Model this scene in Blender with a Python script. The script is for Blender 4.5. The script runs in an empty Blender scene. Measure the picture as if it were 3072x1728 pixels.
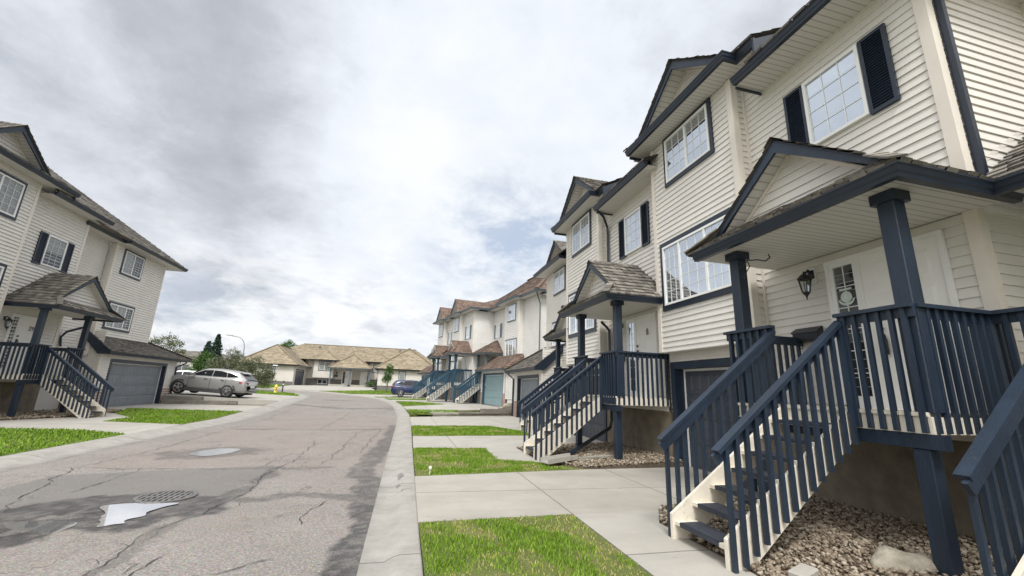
import bpy, bmesh, math, random
import numpy as np
from mathutils import Vector, Matrix
random.seed(7); RNG = np.random.default_rng(7)
SC = bpy.context.scene
COL = SC.collection
rad = math.radians
# ------------------------------------------------------------------ camera
YAW, PITCH, ROLL = rad(13.863), rad(13.656), rad(2.0516)
fw = Vector((math.sin(YAW)*math.cos(PITCH), math.cos(YAW)*math.cos(PITCH), math.sin(PITCH)))
rt = Vector((math.cos(YAW), -math.sin(YAW), 0)); upv = rt.cross(fw)
r2 = rt*math.cos(ROLL)+upv*math.sin(ROLL); u2 = -rt*math.sin(ROLL)+upv*math.cos(ROLL)
cd = bpy.data.cameras.new("camera"); cam = bpy.data.objects.new("camera", cd); COL.objects.link(cam)
cd.sensor_width = 36; cd.lens = 14.6; cd.clip_end = 3000; cd.clip_start = .05
cam.matrix_world = Matrix(((r2.x, u2.x, -fw.x, 0), (r2.y, u2.y, -fw.y, 0), (r2.z, u2.z, -fw.z, 1.58), (0, 0, 0, 1)))
SC.camera = cam
SC.view_settings.view_transform = 'Standard'; SC.view_settings.look = 'None'
SC.view_settings.exposure = 0.5; SC.view_settings.gamma = 1
# ------------------------------------------------------------------ sun and sky
SUN_EL, SUN_AZ = rad(54), rad(198)          # azimuth clockwise from +y
sd = Vector((math.sin(SUN_AZ)*math.cos(SUN_EL), math.cos(SUN_AZ)*math.cos(SUN_EL), math.sin(SUN_EL)))
sl = bpy.data.lights.new("sun", 'SUN'); sl.energy = 2.0; sl.angle = rad(14); sl.color = (1, .98, .945)
so = bpy.data.objects.new("sun", sl); COL.objects.link(so); so.rotation_euler = sd.to_track_quat('Z', 'Y').to_euler(); so.location = (-20, -30, 60)
W = bpy.data.worlds.new("World"); SC.world = W; W.use_nodes = True
def world():
    nt = W.node_tree; N = nt.nodes; L = nt.links; N.clear()
    def nd(t, **k):
        n = N.new(t)
        for a, b in k.items(): setattr(n, a, b)
        return n
    def val(n, i, v):
        if isinstance(v, (int, float, tuple)): n.inputs[i].default_value = v
        else: L.new(v, n.inputs[i])
    def m(op, a, b=0., c=None, clamp=False):
        n = nd('ShaderNodeMath', operation=op, use_clamp=clamp); val(n, 0, a); val(n, 1, b)
        if c is not None: val(n, 2, c)
        return n.outputs[0]
    def noise(vec, s, d, r, dist=0., off=(0, 0, 0)):
        mp = nd('ShaderNodeMapping'); L.new(vec, mp.inputs[0]); mp.inputs['Location'].default_value = off
        n = nd('ShaderNodeTexNoise'); L.new(mp.outputs[0], n.inputs['Vector'])
        n.inputs['Scale'].default_value = s; n.inputs['Detail'].default_value = d; n.inputs['Roughness'].default_value = r; n.inputs['Distortion'].default_value = dist
        return n.outputs['Fac']
    def ramp(f, pts):
        n = nd('ShaderNodeValToRGB'); L.new(f, n.inputs[0]); e = n.color_ramp.elements
        while len(e) < len(pts): e.new(.5)
        for q, (p, c) in zip(e, pts): q.position = p; q.color = (c, c, c, 1) if isinstance(c, (int, float)) else (*c, 1)
        return n.outputs[0]
    def mix(f, a, b):
        n = nd('ShaderNodeMix', data_type='RGBA'); val(n, 0, f)
        for i, v in ((6, a), (7, b)):
            if isinstance(v, tuple): n.inputs[i].default_value = (*v, 1)
            else: L.new(v, n.inputs[i])
        return n.outputs[2]
    tc = nd('ShaderNodeTexCoord'); sp = nd('ShaderNodeSeparateXYZ'); L.new(tc.outputs['Generated'], sp.inputs[0])
    x, y, z = sp.outputs
    zz = m('ADD', m('MAXIMUM', z, 0.), .34)
    cb = nd('ShaderNodeCombineXYZ'); L.new(m('DIVIDE', x, zz), cb.inputs[0]); L.new(m('DIVIDE', y, zz), cb.inputs[1])
    P = cb.outputs[0]
    sky = nd('ShaderNodeTexSky', sky_type='NISHITA', sun_disc=False, sun_elevation=SUN_EL, sun_rotation=SUN_AZ)
    def toward(d, pts):
        q = nd('ShaderNodeVectorMath', operation='DOT_PRODUCT'); L.new(tc.outputs['Generated'], q.inputs[0]); q.inputs[1].default_value = d; return ramp(q.outputs['Value'], pts)
    # high pale layer, grey masses below it, rows of heaped clouds low down
    n1 = noise(P, 1.25, 9, .58, .15, CL1); n2 = noise(P, 4.2, 9, .64, .2, CL2)
    base = m('ADD', m('MULTIPLY', n1, .60), m('MULTIPLY', n2, .40))
    bias = None
    for d, pts, k in SKYMASS:
        v = m('MULTIPLY', toward(d, pts), k); bias = v if bias is None else m('ADD', bias, v)
    base = m('ADD', base, bias)
    body = ramp(base, [(.30, (8.5, 8.75, 9.1)), (.45, (7.5, 7.9, 8.5)), (.55, (6.2, 6.5, 7.1)), (.64, (4.9, 5.15, 5.65)), (.80, (3.5, 3.7, 4.1))])
    n3 = noise(P, .8, 5, .5, .2, CL3)
    gap = ramp(m('ADD', m('MULTIPLY', n3, .8), m('MULTIPLY', n2, .2)), [(.55, 0), (.68, .5)])
    gap = m('MAXIMUM', gap, m('MULTIPLY', m('MULTIPLY', toward((.24, .92, .30), [(.955, 0), (.995, 1)]), ramp(n2, [(.40, 1), (.58, 0)])), .8)) if True else gap
    blue = mix(.5, sky.outputs[0], (5.6, 6.6, 8.2))
    c = mix(gap, body, blue)
    # heaped clouds near the horizon: stretched noise on the direction itself
    mp = nd('ShaderNodeMapping'); L.new(tc.outputs['Generated'], mp.inputs[0]); mp.inputs['Scale'].default_value = (1, 1, 2.6)
    n4 = noise(mp.outputs[0], 5.5, 8, .58, .3, CL4)
    low = m('MULTIPLY', ramp(z, [(.0, 1), (.16, .8), (.33, 0)]), ramp(n4, [(.40, 0), (.52, 1)]), clamp=True)
    n5 = noise(mp.outputs[0], 11., 7, .6, .2, (3, 1, 7))
    heap = ramp(n5, [(.30, (5.4, 5.65, 6.1)), (.44, (7.4, 7.65, 8.0)), (.56, (9.3, 9.4, 9.4))])
    c = mix(m('MULTIPLY', low, .85), c, heap)
    # bright veil in front of the sun (behind the viewer)
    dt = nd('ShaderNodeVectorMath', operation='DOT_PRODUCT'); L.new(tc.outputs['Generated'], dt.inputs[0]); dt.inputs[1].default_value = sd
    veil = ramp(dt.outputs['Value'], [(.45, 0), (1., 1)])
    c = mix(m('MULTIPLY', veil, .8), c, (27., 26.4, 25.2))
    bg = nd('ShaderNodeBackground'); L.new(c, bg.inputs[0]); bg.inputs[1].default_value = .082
    out = nd('ShaderNodeOutputWorld'); L.new(bg.outputs[0], out.inputs[0])
SKYMASS = [((-.33, .77, .54), [(.88, 0), (.995, 1)], .06), ((-.33, .83, .45), [(.94, 0), (.998, 1)], .05), ((-.38, .884, .275), [(.95, 0), (.998, 1)], .06), ((-.70, .60, .38), [(.86, 0), (.99, 1)], -.05),
           ((.16, .85, .5), [(.85, 0), (.985, 1)], -.10), ((-.03, .94, .33), [(.94, 0), (.99, 1)], -.09)]          # cloud masses: direction, spread, density
CL1, CL2, CL3, CL4 = (2.3, .4, 0), (5, 1, 0), (1.2, 7.7, 0), (0, 0, 0)
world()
# ------------------------------------------------------------------ materials
MATS = {}
def new_mat(name):
    m = bpy.data.materials.new(name); m.use_nodes = True; nt = m.node_tree
    b = nt.nodes['Principled BSDF']; return m, nt, b
def lk(nt, a, b): nt.links.new(a, b)
def node(nt, t, **k):
    n = nt.nodes.new(t)
    for a, v in k.items(): setattr(n, a, v)
    return n
def math_(nt, op, a, b=0., clamp=False):
    n = node(nt, 'ShaderNodeMath', operation=op, use_clamp=clamp)
    for i, v in enumerate((a, b)):
        if isinstance(v, (int, float)): n.inputs[i].default_value = v
        else: lk(nt, v, n.inputs[i])
    return n.outputs[0]
def ntex(nt, scale, detail=4, rough=.55, dist=0., coord='Object', mscale=None):
    tc = node(nt, 'ShaderNodeTexCoord'); v = tc.outputs[coord]
    if mscale:
        mp = node(nt, 'ShaderNodeMapping'); mp.inputs['Scale'].default_value = mscale; lk(nt, v, mp.inputs[0]); v = mp.outputs[0]
    n = node(nt, 'ShaderNodeTexNoise'); lk(nt, v, n.inputs['Vector'])
    n.inputs['Scale'].default_value = scale; n.inputs['Detail'].default_value = detail; n.inputs['Roughness'].default_value = rough; n.inputs['Distortion'].default_value = dist
    return n.outputs['Fac']
def cramp(nt, f, pts):
    n = node(nt, 'ShaderNodeValToRGB'); lk(nt, f, n.inputs[0]); e = n.color_ramp.elements
    while len(e) < len(pts): e.new(.5)
    for q, (p, c) in zip(e, pts): q.position = p; q.color = (c, c, c, 1) if isinstance(c, (int, float)) else (*c, 1)
    return n.outputs[0]
def cmix(nt, f, a, b, blend='MIX'):
    n = node(nt, 'ShaderNodeMix', data_type='RGBA', blend_type=blend)
    if isinstance(f, (int, float)): n.inputs[0].default_value = f
    else: lk(nt, f, n.inputs[0])
    for i, v in ((6, a), (7, b)):
        if isinstance(v, tuple): n.inputs[i].default_value = (*v, 1)
        else: lk(nt, v, n.inputs[i])
    return n.outputs[2]
def attr(nt, name):
    n = node(nt, 'ShaderNodeAttribute', attribute_name=name); return n.outputs['Fac']
def bump(nt, b, h, strength=.3, dist=.02):
    n = node(nt, 'ShaderNodeBump'); n.inputs['Strength'].default_value = strength; n.inputs['Distance'].default_value = dist
    lk(nt, h, n.inputs['Height']); lk(nt, n.outputs[0], b.inputs['Normal'])
def pmat(name, col, rough=.6, var=.12, scale=6, bmp=0., bscale=40, metal=0., spec=.5, detail=5, mscale=None, coat=0.):
    m, nt, b = new_mat(name)
    f = ntex(nt, scale, detail, .6, 0, 'Object', mscale)
    lo = tuple(max(0, c*(1-var)) for c in col); hi = tuple(min(1, c*(1+var)) for c in col)
    lk(nt, cramp(nt, f, [(.3, lo), (.7, hi)]), b.inputs['Base Color'])
    b.inputs['Roughness'].default_value = rough; b.inputs['Metallic'].default_value = metal; b.inputs['Specular IOR Level'].default_value = spec
    b.inputs['Coat Weight'].default_value = coat
    if bmp: bump(nt, b, ntex(nt, bscale, 4, .6, 0, 'Object', mscale), bmp)
    MATS[name] = m; return m
NAVY = pmat('navy_paint', (.013, .024, .043), .45, .28, 3.5, .25, 60, mscale=(1, 1, .25))
def wear(m, col, th=(.62, .70), sc=26):
    nt = m.node_tree; b = nt.nodes['Principled BSDF']; l = b.inputs['Base Color'].links[0]; src = l.from_socket
    f = ntex(nt, sc, 6, .75, .4, 'Object', (1, 1, .5)); lk(nt, cmix(nt, cramp(nt, f, [(th[0], 0), (th[1], .8)]), src, col), b.inputs['Base Color'])
wear(NAVY, (.06, .078, .10))
NAVY2 = pmat('navy_gutter_metal', (.014, .022, .038), .38, .15, 3)
TEALRAIL = pmat('blue_teal_paint', (.028, .075, .115), .5, .15, 3)
GREYTRIM = pmat('slate_blue_trim', (.11, .145, .17), .45, .12, 3)
CREAM = pmat('cream_stair_paint', (.66, .61, .52), .55, .12, 5, .2, 50)
WHITE = pmat('white_vinyl', (.78, .78, .77), .35, .03, 3)
DOORW = pmat('white_door_paint', (.80, .79, .76), .35, .03, 3)
TRIMW = pmat('cream_corner_trim', (.68, .63, .56), .45, .05, 2)
wear(CREAM, (.33, .30, .25), (.60, .70), 14)
STUCCO = pmat('parged_concrete', (.20, .17, .125), .95, .25, 3.5, .9, 90)
STUCCOG = pmat('grey_parged_concrete', (.16, .15, .145), .95, .2, 3.5, .6, 60)
BLACK = pmat('black_metal', (.012, .013, .017), .4, .1, 5)
BLACKRUB = pmat('dark_rubber_mat', (.030, .036, .05), .8, .25, 30, .5, 220)
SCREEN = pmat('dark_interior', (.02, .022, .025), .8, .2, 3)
GDARK = pmat('charcoal_garage_door', (.060, .068, .085), .45, .12, 2, .08, 40)
GGREY = pmat('grey_garage_door', (.19, .21, .235), .45, .1, 2, .08, 40)
GTEAL = pmat('teal_garage_door', (.22, .315, .33), .5, .06, 2)
STONE = pmat('boulder_stone', (.31, .28, .225), .9, .35, 7, .8, 25)
TIMBER = pmat('weathered_timber', (.17, .155, .135), .9, .4, 5, .6, 30, mscale=(.25, 1, 2.5))
TIMBERB = pmat('pale_weathered_timber', (.30, .28, .24), .9, .35, 5, .6, 30, mscale=(.25, 1, 2.5))
STEEL = pmat('galvanised_steel', (.33, .34, .35), .5, .1, 10, metal=.7)
IRON = pmat('cast_iron', (.17, .165, .16), .6, .3, 12, .4, 60, metal=.4)
YELLOW = pmat('hydrant_paint', (.75, .56, .10), .5, .12, 8)
BARK = pmat('bark', (.11, .085, .06), .95, .4, 9, .7, 30)
BRICK = pmat('pinkish_brick', (.36, .25, .21), .9, .25, 14, .4, 30)
CARSIL = pmat('silver_beige_car_paint', (.31, .308, .30), .35, .03, 2, metal=.35, coat=.35)
CARBLU = pmat('dark_blue_car_paint', (.004, .016, .075), .25, .05, 2, metal=.1, coat=.35)
CARWHT = pmat('white_car_paint', (.75, .75, .75), .3, .03, 2, coat=.5)
CLAD = pmat('grey_plastic_cladding', (.05, .05, .052), .6, .08, 5)
TYRE = pmat('tyre_rubber', (.016, .016, .017), .8, .15, 9)
ALLOY = pmat('alloy_wheel', (.55, .55, .56), .3, .05, 5, metal=.8)
CGLASS = pmat('car_glass', (.012, .015, .018), .10, .1, 2, spec=.35)
REDLAMP = pmat('red_tail_lamp', (.30, .015, .02), .15, .1, 4, spec=.7)
PLATE = pmat('licence_plate_white', (.7, .7, .7), .4, .05, 9)
CHROME = pmat('chrome_trim', (.6, .6, .6), .2, .05, 5, metal=.9)
STAIRBLK = pmat('dark_stringer_gap', (.02, .02, .02), .9, .1, 3)
def siding_mat(name, col, grime=.10):
    m, nt, b = new_mat(name)
    f = ntex(nt, 1.3, 5, .6); g = ntex(nt, 22, 3, .5, 0, 'Object', (1, 1, .35))
    c = cramp(nt, f, [(.25, tuple(v*(1-grime) for v in col)), (.75, tuple(min(1, v*1.04) for v in col))])
    c = cmix(nt, .12, c, cramp(nt, g, [(.3, tuple(v*.8 for v in col)), (.7, col)]))
    t = attr(nt, 'tint')
    c = cmix(nt, cramp(nt, t, [(.0, .10), (1., 0)]), c, tuple(v*.72 for v in col))
    lk(nt, c, b.inputs['Base Color']); b.inputs['Roughness'].default_value = .55
    bump(nt, b, ntex(nt, 45, 3, .5, 0, 'Object', (.3, .3, 3)), .12, .006)
    return m
SIDE = siding_mat('cream_vinyl_siding', (.70, .672, .626))
SIDEW = siding_mat('pale_vinyl_siding', (.72, .71, .685))
SIDEB = siding_mat('greige_vinyl_siding', (.60, .57, .52))
def shake_mat(name, cols):
    m, nt, b = new_mat(name)
    t = attr(nt, 'tint'); f = ntex(nt, 7, 6, .65); g = ntex(nt, 60, 4, .6)
    c = cramp(nt, t, [(i/(len(cols)-1), c) for i, c in enumerate(cols)])
    c = cmix(nt, cramp(nt, f, [(.35, 0), (.75, .55)]), c, tuple(v*.45 for v in cols[0]))
    c = cmix(nt, cramp(nt, g, [(.45, 0), (.8, .35)]), c, tuple(min(1, v*1.5) for v in cols[-1]))
    lk(nt, c, b.inputs['Base Color']); b.inputs['Roughness'].default_value = .9
    bump(nt, b, g, .5, .01); return m
SHAKE = shake_mat('weathered_cedar_shakes', [(.072, .064, .056), (.135, .122, .107), (.19, .173, .15), (.27, .248, .215)])
SHAKER = shake_mat('reddish_cedar_shakes', [(.09, .057, .045), (.14, .092, .072), (.185, .127, .10), (.235, .175, .135)])
SHAKEB = shake_mat('golden_cedar_shakes', [(.185, .15, .10), (.245, .20, .14), (.285, .237, .168), (.34, .29, .21)])
def soffit_mat():
    m, nt, b = new_mat('vented_soffit')
    tc = node(nt, 'ShaderNodeTexCoord')
    w = node(nt, 'ShaderNodeTexWave', wave_type='BANDS', bands_direction='Y'); w.inputs['Scale'].default_value = 3.1; lk(nt, tc.outputs['Object'], w.inputs['Vector'])
    w2 = node(nt, 'ShaderNodeTexWave', wave_type='BANDS', bands_direction='X'); w2.inputs['Scale'].default_value = 26; lk(nt, tc.outputs['Object'], w2.inputs['Vector'])
    f = cramp(nt, w.outputs['Fac'], [(.0, .0), (.10, 1)])
    g = cramp(nt, w2.outputs['Fac'], [(.2, .86), (.5, 1)])
    c = cmix(nt, f, (.36, .345, .32), cmix(nt, 1., (.66, .64, .605), g, 'MULTIPLY'))
    lk(nt, c, b.inputs['Base Color']); b.inputs['Roughness'].default_value = .55
    bump(nt, b, f, .4, .01); return m
SOFF = soffit_mat()
def glass_mat():
    m, nt, b = new_mat('window_glass'); nt.nodes.remove(b)
    tr = node(nt, 'ShaderNodeBsdfTransparent'); tr.inputs[0].default_value = (.86, .89, .90, 1)
    gl = node(nt, 'ShaderNodeBsdfGlossy'); gl.inputs['Roughness'].default_value = .02; gl.inputs[0].default_value = (.70, .75, .80, 1)
    fr = node(nt, 'ShaderNodeFresnel'); fr.inputs[0].default_value = 1.55
    f = math_(nt, 'ADD', math_(nt, 'MULTIPLY', fr.outputs[0], .8), .015, True)
    mx = node(nt, 'ShaderNodeMixShader'); lk(nt, f, mx.inputs[0]); lk(nt, tr.outputs[0], mx.inputs[1]); lk(nt, gl.outputs[0], mx.inputs[2])
    lk(nt, mx.outputs[0], nt.nodes['Material Output'].inputs[0]); return m
GLASS = glass_mat()
def blind_mat(name, col, sc):
    m, nt, b = new_mat(name)
    tc = node(nt, 'ShaderNodeTexCoord'); w = node(nt, 'ShaderNodeTexWave', wave_type='BANDS', bands_direction='Z'); w.inputs['Scale'].default_value = sc
    lk(nt, tc.outputs['Object'], w.inputs['Vector'])
    lk(nt, cramp(nt, w.outputs['Fac'], [(.1, tuple(v*.75 for v in col)), (.6, col)]), b.inputs['Base Color']); b.inputs['Roughness'].default_value = .7; return m
BLIND = blind_mat('white_blind', (.74, .74, .73), 9)
CURT = pmat('pale_curtain', (.62, .62, .60), .9, .16, 6, mscale=(3, 3, .2))
GREYB = blind_mat('grey_blind', (.15, .17, .19), 5)
PALEB = blind_mat('pale_grey_blind', (.36, .38, .40), 7)
def concrete(name, col, joints=(), stain=.25, sc=1.4):
    m, nt, b = new_mat(name)
    f = ntex(nt, sc, 7, .62); g = ntex(nt, 35, 4, .7); h = ntex(nt, .5, 4, .55, .5)
    c = cramp(nt, f, [(.25, tuple(v*(1-stain) for v in col)), (.6, col), (.8, tuple(v*1.08 for v in col))])
    c = cmix(nt, .25, c, cramp(nt, g, [(.3, tuple(v*.65 for v in col)), (.7, tuple(v*1.1 for v in col))]))
    c = cmix(nt, cramp(nt, h, [(.5, 0), (.75, .35)]), c, tuple(v*.62 for v in (col[0], col[1]*.97, col[2]*.9)))
    st = ntex(nt, 1.1, 6, .65, .3, 'Object', (.22, 1.3, 1)); c = cmix(nt, cramp(nt, st, [(.52, 0), (.72, .38)]), c, tuple(v*.55 for v in col)); sp_ = ntex(nt, 5.5, 2, .5); c = cmix(nt, cramp(nt, sp_, [(.70, 0), (.76, .35)]), c, tuple(v*.4 for v in col))
    tc = node(nt, 'ShaderNodeTexCoord'); sp = node(nt, 'ShaderNodeSeparateXYZ'); lk(nt, tc.outputs['Object'], sp.inputs[0])
    wob = math_(nt, 'MULTIPLY', math_(nt, 'SUBTRACT', ntex(nt, 3., 3), .5), .03)
    J = None
    for ax, mode, p in joints:
        v = math_(nt, 'ADD', sp.outputs[ax], wob)
        if mode == 'at': d = math_(nt, 'ABSOLUTE', math_(nt, 'SUBTRACT', v, p))
        else: d = math_(nt, 'ABSOLUTE', math_(nt, 'MULTIPLY', math_(nt, 'SUBTRACT', math_(nt, 'FRACT', math_(nt, 'DIVIDE', v, p)), .5), p))
        k = math_(nt, 'LESS_THAN', d, .011)
        J = k if J is None else math_(nt, 'MAXIMUM', J, k)
    if J is not None:
        c = cmix(nt, math_(nt, 'MULTIPLY', J, .75), c, tuple(v*.25 for v in col))
    lk(nt, c, b.inputs['Base Color']); b.inputs['Roughness'].default_value = .85
    bump(nt, b, g, .25, .004); return m
CONC = concrete('driveway_concrete', (.36, .338, .30), [(0, 'at', 2.33), (0, 'at', 4.3), (1, 'at', 7.0)])
CONC2 = concrete('pale_concrete', (.385, .365, .328), [(0, 'mod', 3.1)])
CONCW = concrete('walkway_concrete', (.375, .355, .32), [(1, 'mod', 1.7)], .15)
KERB = concrete('kerb_concrete', (.33, .315, .288), [(1, 'mod', 3.05)], .4, 2.6)
def asphalt(name, far=False):
    m, nt, b = new_mat(name)
    f = ntex(nt, .7, 6, .6); g = ntex(nt, 48, 4, .85); v = node(nt, 'ShaderNodeTexVoronoi'); v.inputs['Scale'].default_value = 95
    tc = node(nt, 'ShaderNodeTexCoord'); lk(nt, tc.outputs['Object'], v.inputs['Vector'])
    c = cramp(nt, f, [(.3, (.162, .145, .130)), (.5, (.212, .191, .172)), (.7, (.26, .236, .214))])
    c = cmix(nt, .55, c, cramp(nt, g, [(.32, (.035, .033, .031)), (.5, (.20, .185, .172)), (.68, (.50, .475, .445))]))
    c = cmix(nt, .25, c, v.outputs['Color'], 'SOFT_LIGHT')
    pk = ntex(nt, .22, 3, .5, .3)
    c = cmix(nt, cramp(nt, pk, [(.45, 0), (.65, .22)]), c, (.23, .18, .155)); c = cmix(nt, math_(nt, 'MULTIPLY', attr(nt, 'pink'), .22), c, (.25, .19, .16))
    wn = node(nt, 'ShaderNodeTexNoise'); wn.inputs['Scale'].default_value = 3.2; wn.inputs['Detail'].default_value = 5; lk(nt, tc.outputs['Object'], wn.inputs['Vector'])
    wv = node(nt, 'ShaderNodeVectorMath', operation='MULTIPLY_ADD'); lk(nt, wn.outputs['Color'], wv.inputs[0]); wv.inputs[1].default_value = (.55, .55, .55); lk(nt, tc.outputs['Object'], wv.inputs[2])
    net = None
    for sc_, th_ in ((.62, .006), (1.7, .010)):
        ve = node(nt, 'ShaderNodeTexVoronoi', feature='DISTANCE_TO_EDGE'); ve.inputs['Scale'].default_value = sc_; lk(nt, wv.outputs[0], ve.inputs['Vector'])
        k = cramp(nt, ve.outputs['Distance'], [(0, 1), (th_, 0)]); net = k if net is None else math_(nt, 'MAXIMUM', net, math_(nt, 'MULTIPLY', k, .7))
    msk = cramp(nt, ntex(nt, .55, 4, .6, .4), [(.46, 0), (.58, 1)])
    c = cmix(nt, math_(nt, 'MULTIPLY', math_(nt, 'MULTIPLY', net, msk), .75), c, (.055, .05, .046))
    bl = ntex(nt, 2.2, 5, .65, .6); c = cmix(nt, cramp(nt, bl, [(.58, 0), (.72, .4)]), c, (.10, .093, .088))
    d = attr(nt, 'damp'); p = attr(nt, 'patch')
    c = cmix(nt, p, c, cmix(nt, .6, c, (.125, .118, .114)))
    c = cmix(nt, math_(nt, 'MULTIPLY', d, .95), c, cmix(nt, 1., c, (.16, .16, .165), 'MULTIPLY'))
    lk(nt, c, b.inputs['Base Color'])
    r = math_(nt, 'SUBTRACT', .9, math_(nt, 'MULTIPLY', d, .42)); lk(nt, r, b.inputs['Roughness'])
    bump(nt, b, math_(nt, 'ADD', g, math_(nt, 'MULTIPLY', v.outputs['Distance'], .8)), .55, .008); return m
ASPH = asphalt('worn_asphalt')
TAR = pmat('tar_crack', (.022, .021, .021), .75, .35, 20, .4, 60)
SOIL = pmat('bare_soil', (.10, .08, .055), .95, .3, 6, .5, 40)
DAMP = pmat('damp_concrete_stain', (.16, .15, .14), .5, .2, 12)
def water_mat():
    m, nt, b = new_mat('puddle_water'); b.inputs['Base Color'].default_value = (.78, .78, .79, 1); b.inputs['Metallic'].default_value = .8; b.inputs['Roughness'].default_value = .02; b.inputs['IOR'].default_value = 3.0
    b.inputs['Specular IOR Level'].default_value = 1.; bump(nt, b, ntex(nt, 4, 2), .02, .01); return m
WATER = water_mat()
WATER2 = water_mat(); WATER2.name = 'shallow_puddle_water'; WATER2.node_tree.nodes['Principled BSDF'].inputs['Metallic'].default_value = .15; WATER2.node_tree.nodes['Principled BSDF'].inputs['Base Color'].default_value = (.17, .165, .16, 1); WATER2.node_tree.nodes['Principled BSDF'].inputs['IOR'].default_value = 1.6; WATER2.node_tree.nodes['Principled BSDF'].inputs['Roughness'].default_value = .12
def lawn_mat():
    m, nt, b = new_mat('lawn_turf')
    f = ntex(nt, 1.1, 5, .6); g = ntex(nt, 50, 3, .7)
    c = cramp(nt, f, [(.3, (.07, .11, .018)), (.52, (.11, .14, .03)), (.72, (.23, .19, .09))])
    c = cmix(nt, .35, c, cramp(nt, g, [(.3, (.05, .05, .015)), (.7, (.14, .17, .04))]))
    lk(nt, c, b.inputs['Base Color']); b.inputs['Roughness'].default_value = .95; bump(nt, b, g, .8, .03); return m
LAWN = lawn_mat()
def blade_mat(name, cols):
    m, nt, b = new_mat(name); t = attr(nt, 'tint')
    lk(nt, cramp(nt, t, [(i/(len(cols)-1), c) for i, c in enumerate(cols)]), b.inputs['Base Color'])
    b.inputs['Roughness'].default_value = .6; b.inputs['Specular IOR Level'].default_value = .25
    return m
BLADE = blade_mat('grass_blades', [(.05, .11, .010), (.11, .21, .014), (.175, .285, .022), (.27, .30, .06), (.44, .36, .18)])
PEB = blade_mat('river_pebbles', [(.065, .044, .03), (.15, .115, .08), (.24, .192, .142), (.31, .265, .205), (.44, .39, .32)])
LEAFG = blade_mat('green_leaves', [(.03, .07, .015), (.055, .12, .022), (.085, .16, .035)])
LEAFS = blade_mat('spruce_needles', [(.014, .032, .022), (.03, .058, .042), (.055, .085, .062)])
LEAFW = blade_mat('willow_leaves', [(.07, .085, .045), (.13, .145, .08), (.20, .21, .13)])
LEAFP = blade_mat('pale_leaves', [(.06, .085, .04), (.12, .14, .065), (.19, .20, .11)])
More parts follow.
